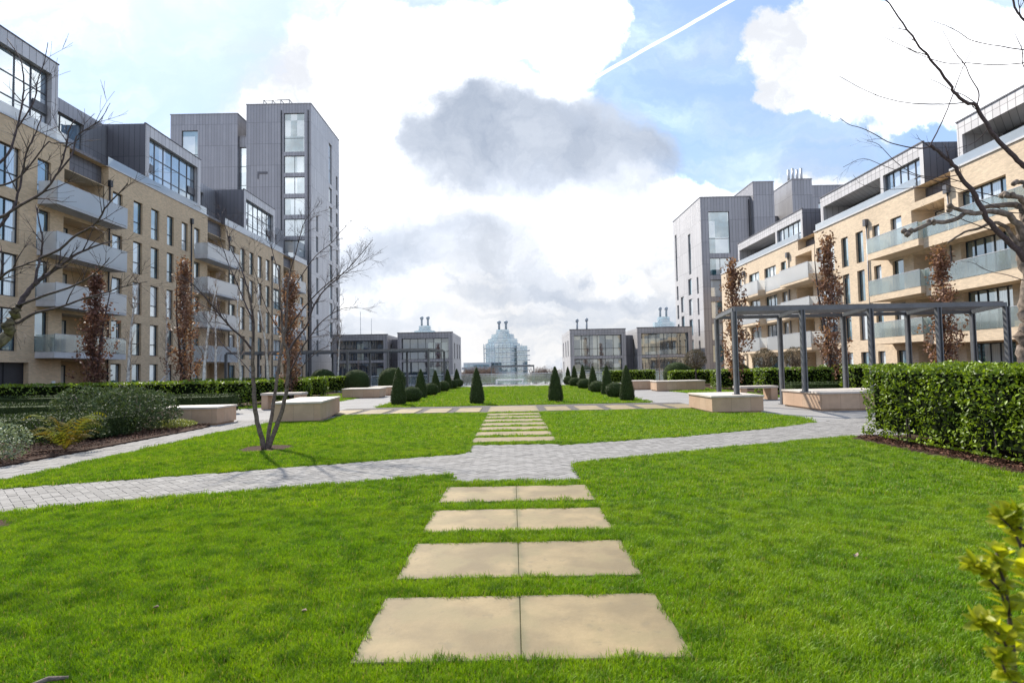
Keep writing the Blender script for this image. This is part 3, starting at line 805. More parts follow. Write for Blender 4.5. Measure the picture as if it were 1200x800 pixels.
# ---- left apartment building (facade faces +X)
LX, LY0, LL, LH = -28.0, 18.0, 61.4, 16.2
A = thing('apartment_building', 'long tan brick apartment building on the left with milky glass balconies', 'building', (LX, LY0, 0), rad(90))
Fl = Facade(A)
U = lambda Y: Y - LY0
ops, wins = [], []
cols = [(19.5, 20.6, 1), (22.4, 23.5, 1), (25.6, 26.7, 1), (28.6, 29.8, 2), (31.15, 32.75, 2), (33.95, 34.95, 1), (40.45, 41.5, 1), (42.7, 43.75, 1), (44.8, 45.85, 1), (46.9, 47.85, 1), (49.0, 49.95, 1), (50.95, 51.9, 1),
        (57.4, 58.6, 1), (59.7, 60.75, 1), (61.8, 62.8, 1), (63.8, 64.95, 1), (65.9, 67.0, 1), (68.0, 70.3, 2), (76.6, 77.8, 1)]
loggias = [(36.0, 39.6), (53.2, 56.6), (71.0, 74.6)]
for k in range(5):
    z0 = 3.05 * k + (0.0 if k else 0.1)
    for (a, b, nx) in cols:
        if k == 0 and 28 < a < 34: continue
        top = z0 + (2.45 if k else 2.35)
        if k == 4 and 57 < a < 59: z0b, top = z0 + 0.9, z0 + 2.3
        else: z0b = z0 + (0.03 if k else 0)
        ops.append((U(a), U(b), z0b, top, 0.24)); wins.append((U(a), z0b, b - a, top - z0b, 0.14, nx, 2 if b - a > 0.9 else 1))
    for (a, b) in loggias:
        ops.append((U(a), U(b), z0 + 0.03, z0 + 2.5, 1.5)); wins.append((U(a) + 0.25, z0 + 0.05, 1.9, 2.2, 1.38, 2, 1))
ops.append((U(28.3), U(33.6), 0.1, 2.45, 0.35))
NL = [(36.4, 40.0), (53.2, 56.6), (71.0, 74.6)]
for (a, b) in NL: ops.append((U(a), U(b), LH - 1.45, LH, 1.6))
mb = MB(); Fl.wall(mb, 0, LL, 0, LH, ops)
mb.m = Matrix.Identity(4)
mb.quad((0, 0, 0), (0, 0, LH), (0, 15, LH), (0, 15, 0)); mb.quad((LL, 0, 0), (LL, 15, 0), (LL, 15, LH), (LL, 0, LH)); mb.quad((0, 15, 0), (0, 15, LH), (LL, 15, LH), (LL, 15, 0))
mb.quad((0, 0, LH - .02), (LL, 0, LH - .02), (LL, 15, LH - .02), (0, 15, LH - .02))
Fl.part('wall', mb, M['brick'])
for (u, z, w_, h_, n, nx, nz) in wins: Fl.window(u, z, w_, h_, n, nx, nz)
mb = MB(); mb.box(U(28.3), U(33.6), 0.30, 0.349, 0.1, 2.45)
for k in range(1, 4): mb.box(U(28.3) + 1.325 * k - .03, U(28.3) + 1.325 * k + .03, 0.26, 0.30, 0.1, 2.45)
Fl.part('garage_door', mb, M['dark'])
for k in range(1, 5):
    z = 3.05 * k
    balcony(Fl, U(34.0), U(40.3), 1.15, z, glass='balus' if k > 1 else 'balus_clear')
    balcony(Fl, U(51.0), U(57.0), 1.15, z)
    balcony(Fl, U(70.6), U(75.6), 1.15, z)
ends = [-.05, U(36.4), U(40.0), U(53.2), U(56.6), U(71.0), U(74.6), LL + .05]
for a, b in zip(ends[::2], ends[1::2]):
    mb = MB(); mb.box(a, b, -0.06, 0.35, LH + .002, LH + 0.10); Fl.part('coping', mb, M['coping'])
    mb = MB(); mb.box(a + .06, b - .06, 0.08, 0.10, LH + .11, LH + 0.75); Fl.part('roof_balustrade', mb, M['balus_pale'])
for y in (40.05, 50.4, 57.2, 67.5):
    mb = MB(); mb.tube([(U(y), -0.07, 0.05), (U(y), -0.07, LH - 1.4)], 0.05, 8); mb.box(U(y) - .13, U(y) + .13, -.2, -.003, LH - 1.4, LH - 0.95)
    Fl.part('downpipe', mb, M['frame'])
# notch panels under the set back links
for (a, b) in NL:
    mb = MB(); mb.box(U(a) + .01, U(b) - .01, 0.5, 0.55, LH - 1.44, LH - .35); mb.box(U(a) + .01, U(b) - .01, .51, .53, LH - .34, LH + .45); Fl.part('fascia_panel', mb, M['zinc_dark'])
boxes = [(10.4, 19.1), (27.7 , 35.7), (44.4, 52.4), (61.0, 69.1)]
PT = 21.2
mat3 = [M['zinc'], M['zinc_dark'], M['zinc_sunlit']]
for bi, (a, b) in enumerate(boxes):
    if a < LY0: a = LY0 + .01
    ua, ub = U(a), U(b); n0 = 0.25
    mb = MB(); f2 = Facade(A)
    mb.k = 2  # front face gets the paler zinc, its sunlight painted in
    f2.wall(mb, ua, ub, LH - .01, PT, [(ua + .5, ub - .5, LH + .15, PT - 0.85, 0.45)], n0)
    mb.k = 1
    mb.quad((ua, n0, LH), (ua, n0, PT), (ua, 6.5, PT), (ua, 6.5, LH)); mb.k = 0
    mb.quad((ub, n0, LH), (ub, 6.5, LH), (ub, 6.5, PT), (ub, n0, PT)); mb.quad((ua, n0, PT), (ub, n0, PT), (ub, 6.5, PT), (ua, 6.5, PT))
    mb.k = 1; mb.box(ua - .04, ub + .04, n0 - .04, n0 + .1, PT + .002, PT + .07)
    Fl.part('penthouse', mb, mat3)
    w_ = (ub - ua - 1.0); h_ = PT - 1.0 - LH
    Fl.window(ua + .5, LH + .15, w_, h_, n0 + .3, 6, 3, 'frame_grey', 'glass_sky')
    mb = MB(); mb.box(ub - .5 - 1.1, ub - .51, n0 + .24, n0 + .295, LH + 1.55, LH + 2.15); mb.box(ua + .51, ua + 1.4, n0 + .24, n0 + .295, LH + 1.55, LH + 2.15)
    Fl.part('spandrel_panel', mb, M['frame_grey'])
for (a, b) in ((19.1, 27.7), (35.7, 44.4), (52.4, 61.0), (69.1, 79.4)):
    mb = MB(); n0 = 3.3; f2 = Facade(A)
    f2.wall(mb, U(a), U(b), LH - .01, PT - .15, [(U(a) + .4, U(b) - 2.4, LH + .2, PT - 1.1, 0.3)], n0)
    mb.quad((U(a), n0, PT - .15), (U(b), n0, PT - .15), (U(b), 8, PT - .15), (U(a), 8, PT - .15))
    mb.quad((U(a), 8, LH), (U(a), 8, PT - .15), (U(b), 8, PT - .15), (U(b), 8, LH)) 
    Fl.part('penthouse_link', mb, M['zinc'])
    Fl.window(U(a) + .4, LH + .2, b - a - 2.8, PT - 1.3 - LH, n0 + .2, 3, 1, 'frame_grey', 'glass_sky')
mb = MB(); mb.box(U(34.6), U(34.75), -.5, -.35, 3.1, 4.6); Fl_bin = None
mb = MB(); mb.box(U(35.25), U(35.5), -0.06, -.003, 0.9, 1.35); Fl.part('notice_plate', mb, M['white'])

# ---- towers: thing + per face walls
def tower(label, loc, blocks, extras=None):
    T = thing('apartment_tower', label, 'tower', loc)
    for B in blocks:
        x0, x1, y0, y1, H = B['box']; mb = MB()
        for fc, rz, ox, oy, Lf in (('front', 0, x0, y0, x1 - x0), ('right', 90, x1, y0, y1 - y0), ('left', -90, x0, y1, y1 - y0), ('back', 180, x1, y1, x1 - x0)):
            f2 = Facade(T, ox, oy, rad(rz)); ops = []
            for (u, z, w_, h_, nx, nz, gm) in B.get(fc, []):
                ops.append((u, u + w_, z, z + h_, 0.3)); f2.window(u, z, w_, h_, 0.16, nx, nz, 'frame_grey', gm)
            mb.k = B.get('shade', {}).get(fc, 0)  # per-face tone: sunlit sides are coloured paler than the rest
            f2.wall(mb, 0, Lf, -1.8, H, ops)
        mb.k = 0
        mb.quad((x0, y0, H), (x1, y0, H), (x1, y1, H), (x0, y1, H))
        mb.box(x0 - .06, x1 + .06, y0 - .06, y0 + .15, H + .002, H + .12); mb.box(x0 - .06, x0 + .15, y0 + .16, y1 + .06, H + .002, H + .12); mb.box(x1 - .15, x1 + .06, y0 + .16, y1 + .06, H + .002, H + .12)
        mb.build('wall', mat3, T)
    return T
def tower_windows():
    fr = [(5.35, 32.9, 2.9, 5.6, 1, 2, 'glass')]
    for k in range(1, 10): fr.append((5.35, 32.9 - 3.02 * k, 2.9, 2.45, 2, 1, 'glass'))
    rt = [(8.0, 31.0, 1.5, 6.4, 1, 3, 'glass')]
    for k in range(1, 10): rt.append((8.0, 31.0 - 3.02 * k, 1.5, 2.4, 1, 1, 'glass'))
    for k in range(1, 8): rt.append((2.0, 25.0 - 3.02 * k, 0.9, 2.3, 1, 1, 'glass'))
    for k in range(0, 10): rt.append((11.6, 31.0 - 3.02 * k, 0.9, 2.3, 1, 1, 'glass'))
    return fr, rt
fr, rt = tower_windows()
lf = [(1.6, 31.0, 2.3, 5.4, 1, 2, 'glass'), (1.6, 24.0, 2.3, 5.4, 1, 2, 'glass')]
TL = tower('tall grey metal clad tower with rooftop rail behind the left brick building', (-37.2, 81, 0), [
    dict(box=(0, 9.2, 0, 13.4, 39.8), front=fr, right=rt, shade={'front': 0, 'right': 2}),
    dict(box=(-11.0, -1.42, .35, 13, 38.7), front=lf),
    dict(box=(-1.41, -0.02, 0.8, 12, 35.5), front=[(0.06, 12.0, 1.3, 22.0, 1, 8, 'glass_sky')])])
mb = MB()
for i in range(4):
    x = 1.6 + 1.25 * i
    mb.tube([(x, 2.0, 39.8), (x, 2.0, 41.4)], .05, 6); mb.tube([(x, 4.5, 39.8), (x, 4.5, 41.4)], .05, 6); mb.tube([(x, 2.0, 41.4), (x, 4.5, 41.4)], .05, 6)
for y in (2.0, 4.5): mb.tube([(1.6, y, 41.4), (5.35, y, 41.4)], .05, 6)
mb.build('roof_rail', M['steel'], TL)
for x in (5.0, 8.8):
    mb = MB(); mb.box(x - .05, x + .05, -0.12, -.004, 0, 38.9); mb.build('downpipe', M['frame'], TL)
mb = MB(); mb.box(1.6, 3.0, -.08, -.004, 29.8, 30.1); mb.box(1.6, 1.75, -.08, -.004, 29.1, 29.79); mb.build('vent_panel', M['zinc_dark'], TL)

rf = [(1.1, 17.0, 2.9, 5.9, 1, 2, 'glass')]
for k in range(1, 6): rf.append((1.1, 17.0 - 3.02 * k, 2.9, 2.4, 2, 1, 'glass'))
rl = [(7.6, 15.0, 1.2, 6.0, 1, 3, 'glass')]
rl += [(7.0, 15.0 - 3.02 * k, 1.7, 2.4, 1, 1, 'glass') for k in range(1, 6)]
rl += [(3.0, 15.6 - 3.02 * k - (5.8 if k > 0 else 5.8), 1.6, 2.4, 1, 1, 'glass') for k in range(0, 4)]
rl += [(0.8, 15.0, 0.9, 7.5, 1, 3, 'glass')] + [(0.9, 15.0 - 3.02 * k, 0.9, 2.2, 1, 1, 'glass') for k in range(1, 5)]
rl += [(11.0, 11.7 - 3.02 * k, 0.75, 2.4, 1, 1, 'glass') for k in range(0, 4)]
TR = tower('shorter grey metal clad tower with a pale sunlit side, behind the right brick building', (26.6, 80, 0), [
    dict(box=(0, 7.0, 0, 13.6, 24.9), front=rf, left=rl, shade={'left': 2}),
    dict(box=(7.02, 9.9, -1.0, 8, 26.6), front=[]),
    dict(box=(9.92, 12.6, 4.0, 12, 23), front=[(0.2, 15, 2.2, 6, 1, 4, 'glass')]),
    dict(box=(12.62, 15.4, -0.6, 8, 27.0), front=[]),
    dict(box=(15.42, 24, 0.6, 12, 26.4), front=[(1.4, 18, 2.4, 6.0, 1, 2, 'glass')])])
mb = MB()
for i in range(4): mb.tube([(13.0 + .6 * i, 1.0, 27.0), (13.0 + .6 * i, 1.0, 28.9 + .2 * (i % 2))], .17, 8)
mb.build('flue', M['coping'], TR)
mb = MB(); mb.box(13.9, 14.02, -.0, .1, 8, 23); 
mb = MB(); mb.box(6.7, 6.82, -.12, -.004, 0, 24.5); mb.build('downpipe', M['frame'], TR)

# ---- right apartment building (facade faces -X)
RX, RY1, RL, RH = 27.0, 74.0, 58.0, 13.1
B = thing('apartment_building', 'long cream brick apartment building on the right with clear glass balconies and a dry roof terrace', 'building', (RX, RY1, 0), rad(-90))
B['label'] = 'long sunlit cream brick apartment building on the right with greenish glass balconies'
Fr = Facade(B); V = lambda Y: RY1 - Y
ops, wins = [], []
cols = [(17.5, 18.6, 1), (46.0, 46.95, 1), (44.0, 44.95, 1), (42.0, 42.85, 1), (39.6, 40.75, 1), (48.0, 50.8, 3), (56.5, 57.6, 1), (58.7, 61.4, 3), (62.7, 65.4, 2), (67.5, 68.6, 1), (70.2, 71.3, 1)]
big = [(31.1, 34.5, 5), (24.0, 28.6, 5), (19.5, 22.5, 3)]
logg = [(35.6, 38.6), (51.6, 54.6)]
for k in range(4):
    z0 = 0.12 if k == 0 else 3.2 + 3.0 * (k - 1)
    for (a, b, nx) in cols:
        top = z0 + (2.2 if k == 0 else 2.42); zz = z0 + (0.02 if b - a > 1.2 or k == 0 else 0.02)
        ops.append((V(b), V(a), zz, top, 0.26)); wins.append((V(b), zz, b - a, top - zz, .16, nx, 1))
    for (a, b, nx) in big:
        ops.append((V(b), V(a), z0 + .02, z0 + 2.4, 0.4)); wins.append((V(b), z0 + .02, b - a, 2.38, .3, nx, 1))
    for (a, b) in logg:
        ops.append((V(b), V(a), z0 + .02, z0 + 2.45, 1.5)); wins.append((V(b) + .3, z0 + .04, 2.1, 2.2, 1.38, 2, 1))
NR = [(35.0, 38.2), (51.0, 54.0)]
for (a, b) in NR: ops.append((V(b), V(a), RH - 1.0, RH, 1.6))
mb = MB(); Fr.wall(mb, 0, RL, 0, RH, ops)
mb.quad((0, 0, 0), (0, 0, RH), (0, 15, RH), (0, 15, 0)); mb.quad((RL, 0, 0), (RL, 15, 0), (RL, 15, RH), (RL, 0, RH)); mb.quad((0, 15, 0), (0, 15, RH), (RL, 15, RH), (RL, 15, 0))
mb.quad((0, 0, RH - .02), (RL, 0, RH - .02), (RL, 15, RH - .02), (0, 15, RH - .02))
Fr.part('wall', mb, M['brick_cream'])
for (u, z, w_, h_, n, nx, nz) in wins: Fr.window(u, z, w_, h_, n, nx, nz)
ends = [-.05, V(54.0), V(51.0), V(38.2), V(35.0), RL + .05]
for a, b in zip(ends[::2], ends[1::2]):
    mb = MB(); mb.box(a, b, -.07, .35, RH + .002, RH + .12); Fr.part('coping', mb, M['concrete'])
    mb = MB(); mb.box(a + .06, b - .06, .1, .12, RH + .13, RH + .68); Fr.part('roof_balustrade', mb, M['balus_pale'])
for k in range(1, 4):
    z = 3.2 + 3.0 * (k - 1)
    balcony(Fr, V(41.2), V(36.0), 1.45, z, th=.42, fascia='brick_cream', glass='balus_clear')
    balcony(Fr, V(35.99), V(20.0), 1.15, z, th=.62, fascia='brick_cream', glass='balus_clear')
    balcony(Fr, V(54.7), V(49.4), 1.5, z, th=.5, fascia='brick_cream', glass='balus')
    balcony(Fr, V(59.3), V(54.72), 0.9, z, th=.5, fascia='brick_cream', glass='balus')
    balcony(Fr, V(66.0), V(59.9), 1.4, z, th=.5, fascia='brick_cream', glass='balus')
for y in (43.4, 55.9, 35.2, 66.6):
    mb = MB(); mb.tube([(V(y), -.08, .05), (V(y), -.08, RH - 1.3)], .055, 8); mb.box(V(y) - .16, V(y) + .16, -.26, -.003, RH - 1.3, RH - .8); Fr.part('downpipe', mb, M['frame_grey'])
# brick step beside the lowered zinc fascia
for (a, b) in NR:
    mb = MB(); mb.box(V(b) + .01, V(a) - .01, .75, .80, RH - .99, RH - .12); Fr.part('fascia_panel', mb, M['zinc_dark'])
PR = 15.9
for (a, b, sp) in ((53.4, 68.8, 59.0), (37.5, 50.2, 42.0), (19.0, 34.6, 25)):
    mb = MB(); f2 = Facade(B); mb.k = 2; n0 = .22  # portal front coloured with the paler zinc as if sunlit
    f2.wall(mb, V(b), V(a), RH - .01, PR, [(V(b) + .4, V(sp), RH + .12, PR - .85, 2.4), (V(sp) + .35, V(a) - .35, RH + .12, PR - .85, .35)], n0)
    mb.k = 1; mb.quad((V(b), n0, RH), (V(b), n0, PR), (V(b), 7, PR), (V(b), 7, RH)); mb.quad((V(a), n0, RH), (V(a), 7, RH), (V(a), 7, PR), (V(a), n0, PR)); mb.k = 0
    mb.quad((V(b), n0, PR), (V(a), n0, PR), (V(a), 7, PR), (V(b), 7, PR)); mb.k = 1; mb.box(V(b) - .04, V(a) + .04, n0 - .05, n0 + .1, PR + .002, PR + .08)
    Fr.part('penthouse', mb, mat3)
    Fr.window(V(b) + .6, RH + .14, V(sp) - V(b) - .8, PR - RH - 1.05, n0 + 2.28, 4, 1, 'frame_grey', 'glass')
    Fr.window(V(sp) + .35, RH + .12, V(a) - V(sp) - .7, PR - RH - .97, n0 + .22, 5, 2, 'frame_grey', 'glass_sky')
for (a, b) in ((34.6, 37.5), (50.2, 53.4), (68.8, 74)):
    mb = MB(); f2 = Facade(B); n0 = 3.2
    f2.wall(mb, V(b), V(a), RH - .01, PR - .1, [(V(b) + .5, V(a) - .5, RH + .2, PR - .7, .25)], n0); mb.quad((V(b), n0, PR - .1), (V(a), n0, PR - .1), (V(a), 8, PR - .1), (V(b), 8, PR - .1))
    Fr.part('penthouse_link', mb, M['zinc_dark']); Fr.window(V(b) + .5, RH + .2, b - a - 1.0, PR - .9 - RH, n0 + .14, 2, 1, 'frame_grey', 'glass_sky')

# ---- two storey pavilions
def pavilion(label, x0, x1, y0, y1, H, gm, linkside, cat='pavilion'):
    P_ = thing('pavilion', label, cat, (x0, y0, 0)); W_ = x1 - x0; Dp = y1 - y0
    f2 = Facade(P_); mb = MB(); e = .55; mid = 2.75
    mb.k = 0
    f2.wall(mb, 0, W_, -1.8, H, [(e, W_ - e, -.3, mid, 0.7), (e, W_ - e, mid + .35, H - .75, .7)])
    fs = Facade(P_, W_, 0, rad(90)); so = [(2.0, 3.3, 3.2, 5.4, .25), (6.0, 7.3, 3.2, 5.4, .25), (2.0, 3.3, .2, 2.5, .25), (9.5, 10.8, 3.2, 5.4, .25)]
    fw = Facade(P_, 0, Dp, rad(-90))
    for f3 in (fs, fw):
        mb.k = 2 if f3 is fw else 0  # left wall painted paler to look sunlit
        f3.wall(mb, 0, Dp, -1.8, H, so)
        for (a, b, c, d, _) in so: f3.window(a, c, b - a, d - c, .12, 1, 1, 'frame_grey', gm)
    mb.k = 0
    mb.quad((0, 0, H), (W_, 0, H), (W_, Dp, H), (0, Dp, H)); mb.k = 1; mb.box(-.06, W_ + .06, -.06, .2, H + .002, H + .1)
    mb.build('wall', mat3, P_)
    f2.window(e, -.3, W_ - 2 * e, mid + .3, .55, 6, 2, 'frame', gm); f2.window(e, mid + .35, W_ - 2 * e, H - 1.1 - mid, .55, 6, 2, 'frame', gm)
    return P_
PH = 6.75
p1 = pavilion('grey two storey pavilion with bluish glazing just left of the central gap', -15.8, -8.2, 80, 93, PH, 'glass_pav', 1)
p2 = pavilion('grey two storey pavilion half behind the far left pergola, beside the tall tower', -24.8, -17.2, 80, 93, PH - .15, 'glass_pav', 0)
p3 = pavilion('grey two storey pavilion with warm glazing just right of the central gap', 8.0, 15.7, 80, 93, PH, 'glass_warm', 0)
p4 = pavilion('grey two storey pavilion with yellowish glazing next to the shorter right tower', 17.3, 24.9, 80, 93, PH + .1, 'glass_warm', 0)
mb = MB(); mb.box(-1.38, -.02, 3, 12, -1.8, PH - .7); mb.build('side_wing', M['zinc_dark'], p1)
mb = MB(); mb.box(7.72, 9.28, 3, 12, -1.8, PH - .7); mb.build('side_wing', M['zinc_dark'], p3)
for px, h in ((1.6, 1.5), (3.0, 1.6)):
    mb = MB(); mb.tube([(px, 5, PH), (px, 5, PH + h)], .14, 8); mb.lathe([(.25, PH + h), (.25, PH + h + .3), (.1, PH + h + .45)], 8, (px, 5)); mb.build('flue', M['far_grey'], p3)
for px, h in ((2.6, 3.6), (4.2, 2.6)):
    mb = MB(); mb.tube([(px, 5, PH - .15), (px, 5, PH + h)], .03, 5); mb.build('aerial', M['far_grey'], p2)

# ---- stepped glass tower across the river, and two more like it
def river_tower(label, x, y, s, h=1.0):
    T = thing('river_tower', label, 'tower', (x, y, -6.6))
    def octa(rx, ry, z): return [(rx * math.cos(rad(22.5 + 45 * k)), ry * math.sin(rad(22.5 + 45 * k)), z) for k in range(8)]
    body = MB(); slabs = MB()
    zz = 0
    tiers = [(8.6, 9), (7.3, 1), (5.6, 1), (3.2, 1)]
    for r, n in tiers:
        for _ in range(n):
            fh = 2.2
            a, b = octa(r, r, zz + .35), octa(r, r, zz + fh)
            body.add(a + b, [(i, (i + 1) % 8, 8 + (i + 1) % 8, 8 + i) for i in range(8)] + [tuple(range(8, 16))])
            ro = r + (1.1 if r > 8 else .5)
            a, b = octa(ro, ro, zz), octa(ro, ro, zz + .34)
            slabs.add(a + b, [(i, (i + 1) % 8, 8 + (i + 1) % 8, 8 + i) for i in range(8)] + [tuple(range(8, 16)), tuple(range(7, -1, -1))])
            for i in range(8):
                p = Vector(octa(ro - .15, ro - .15, 0)[i]); q = Vector(octa(ro - .15, ro - .15, 0)[(i + 1) % 8])
                for kk in range(4):
                    w_ = p.lerp(q, kk / 4)
                    if r > 8: slabs.tube([(w_.x, w_.y, zz + .34), (w_.x, w_.y, zz + fh)], .09, 4)
                slabs.tube([(p.x, p.y, zz + 1.2), (q.x, q.y, zz + 1.2)], .05, 4)
            zz += fh
    body.box(6.5, 11.2, -6, 4, 0, 18.6)
    for k in range(8):
        slabs.box(6.3, 12.4, -7.2, 4.2, 2.2 * k + .9, 2.2 * k + 1.2); slabs.tube([(12.3, -7.1, 2.2 * k + 2.1), (6.4, -7.1, 2.2 * k + 2.1)], .06, 4)
    b_ = body.build('glass_body', M['far_glass'], T); slabs.build('balcony_deck', M['far_slab'], T)
    for sx in (-1, 1):
        mb = MB(); mb.tube([(sx * 1.6, 0, zz), (sx * 1.6, 0, zz + 3.6)], .55, 8); mb.lathe([(.8, zz + 2.9), (1.05, zz + 3.8), (.5, zz + 4.2)], 8, (sx * 1.6, 0)); mb.build('chimney', M['far_grey'], T)
    T.scale = (s, s, s * h)
    return T
river_tower('pale stepped glass tower with twin chimneys in the central gap across the river', -4.3, 270, 1.0, 1.0)
river_tower('pale glass turret with twin chimneys showing above the left pavilion', -45, 300, 1.0, 1.18)
river_tower('pale glass turret with chimneys showing above the right pavilion', 80, 305, 1.0, 1.28)
mb = MB(); f0 = thing('apartment_block', 'low pale far apartment block with stacked balconies left of the stepped glass tower', 'building', (-21.5, 255, -6.6))
mb.box(0, 12, 0, 10, 0, 11.2); mb.build('wall', M['far_slab'], f0)
for k in range(4):
    mb = MB(); mb.box(-.5, 12.5, -1.6, -.02, 2.6 * k + .3, 2.6 * k + .65); mb.box(-.5, 12.5, -1.6, -1.5, 2.6 * k + .66, 2.6 * k + 1.4); mb.build('balcony', M['far_grey'], f0)
    mb = MB(); mb.box(.6, 11.4, -.03, -.004, 2.6 * k + .7, 2.6 * k + 2.5); mb.build('window', M['far_glass'], f0)
f0b = thing('apartment_block', 'low grey far apartment block behind the bare trees right of the central gap', 'building', (24.5, 262, -6.6))
mb = MB(); mb.box(0, 16, 0, 10, 0, 9.2); mb.build('wall', M['far_grey'], f0b)
for k in range(3):
    mb = MB(); mb.box(.6, 15.4, -.03, -.004, 2.8 * k + .9, 2.8 * k + 2.6); mb.build('window', M['far_glass'], f0b)
f0c = thing('river_wall', 'low pale embankment wall on the far bank of the river', 'wall', (0, 236, -6.6))
mb = MB(); mb.box(-400, 400, 0, 3, -1, 1.6); mb.build('wall', M['far_slab'], f0c)
# ------------------------------------------------------------------ terrace edge
for (x0, x1, where) in ((-8.0, 8.0, 'across the end of the central lawn'), (-26, -8.3, 'in front of the left pavilions'), (8.3, 26, 'in front of the right pavilions')):
    T = thing('terrace_railing', f'thin pale metal railing with glass panels {where}', 'railing', (x0, 58.4, 0))
    L_ = x1 - x0
    mb = MB(); mb.box(0, L_, -.03, .03, 1.05, 1.10); mb.build('handrail', M['white'], T)
    mb = MB(); mb.box(0.05, L_ - .05, -.008, .008, .08, 1.0); mb.build('glass_panel', M['rail_glass'], T)
    n = int(L_ / 1.9)
    pm = MB().box(-.025, .025, .012, .06, 0, 1.05).mesh('post', M['white'])
    for k in range(n + 1): link('post', pm, T, (.05 + (L_ - .1) * k / n, 0, 0))
for (x, w_, d) in ((-.3, 2.7, 'in the middle of the terrace, under the dark frame'), (-6.2, 2.0, 'at the left end of the terrace'), (5.9, 1.9, 'at the right end of the terrace')):
    T = thing('terrace_bench', f'low white slab bench {d}', 'bench', (x, 56.8, 0))
    mb = MB(); mb.box(-w_ / 2, w_ / 2, -.3, .3, .42, .52); mb.build('seat', M['white'], T)
    for s in (-1, 1):
        mb = MB(); mb.box(s * w_ / 2 - .12 * (s > 0), s * w_ / 2 + .12 * (s < 0), -.28, .28, 0, .419); mb.build('leg', M['white'], T)
T = thing('beam_frame', 'thin dark metal frame beam on two posts in front of the far glass tower', 'frame', (-2.4, 64, -1.8))
mb = MB(); mb.box(0, 4.8, -.06, .06, 3.55, 3.75); mb.build('beam', M['steel'], T)
for x in (.06, 4.74):
    mb = MB(); mb.box(x - .06, x + .06, -.06, .06, 0, 3.549); mb.build('post', M['steel'], T)
mb = MB(); mb.box(.06, .18, .07, 3.2, 3.55, 3.75); mb.box(4.62, 4.74, .07, 3.2, 3.55, 3.75); mb.build('side_beam', M['steel'], T)

# ------------------------------------------------------------------ stone planter benches
def planter(label, x0, x1, y0, y1, h=.56, cap=True, group='stone planter benches', rz=0.0):
    T = thing('planter_bench', label, 'planter bench', (x0, y0, 0), rz, group)
    W_, Dp = x1 - x0, y1 - y0
    mb = MB(); b = .012
    v, f = [], []
    for (i_, z) in ((.05, -.01), (.05, .05), (0, .051), (0, h - .06)):
        v += [(i_, i_, z), (W_ - i_, i_, z), (W_ - i_, Dp - i_, z), (i_, Dp - i_, z)]
    for r in (0, 4, 8):
        for k in range(4): f.append((r + k, r + (k + 1) % 4, r + 4 + (k + 1) % 4, r + 4 + k))
    f.append((12, 13, 14, 15)); mb.add(v, f); mb.build('body', M['planter'], T)
    mb = MB(); e = .03
    v, f = [], []
    for (i_, z) in ((-e, h - .058), (-e, h - .008), (-e + .01, h)):
        v += [(i_, i_, z), (W_ - i_, i_, z), (W_ - i_, Dp - i_, z), (i_, Dp - i_, z)]
    for r in (0, 4):
        for k in range(4): f.append((r + k, r + (k + 1) % 4, r + 4 + (k + 1) % 4, r + 4 + k))
    f += [(8, 9, 10, 11), (3, 2, 1, 0)]; mb.add(v, f); mb.build('top', M['cap'], T)
    return T
planter('stone planter bench at the edge of the left bed, beside the olive green shrub', -11.15, -9.13, 17.95, 19.2, .56)
planter('stone planter bench behind the multi stemmed bare tree on the left lawn', -7.52, -6.08, 18.2, 21.9, .64, rz=.13)
planter('stone planter bench carrying the front left post of the right pergola', 6.4, 8.05, 18.75, 21.2, .56)
planter('stone planter bench under the right pergola, partly behind the big near hedge', 10.0, 13.0, 18.9, 21.6, .6)
planter('long low stone planter bench beside the left path near the dark topiary domes', -10.1, -7.9, 34.4, 36.2, .56)
planter('small stone planter bench at the left path end behind the leftmost row cone', -9.3, -7.4, 37.6, 39.4, .56)
planter('long low stone planter bench beside the right path before the clipped hedge', 8.9, 11.9, 36.0, 37.6, .62)
planter('small pinkish stone planter bench on the right path close to the cone row', 7.8, 9.6, 39.0, 40.5, .6)
def stone_bench(label, x0, x1, y0, y1, h=.6):
    T = thing('stone_bench', label, 'bench', (x0, y0, 0))
    W_, Dp = x1 - x0, y1 - y0
    mb = MB(); mb.box(-.03, W_ + .03, -.03, Dp + .03, h - .09, h); mb.build('seat', M['cap'], T)
    for x in (0, W_ - .28):
        mb = MB(); mb.box(x, x + .28, 0, Dp, 0, h - .091); mb.build('leg', M['planter'], T)
stone_bench('stone slab bench on two blocks under the right pergola roof', 9.9, 11.5, 25.3, 26.1)
stone_bench('stone slab bench on two blocks beside the clipped hedge on the left', -10.9, -9.2, 25.2, 26.0, .7)

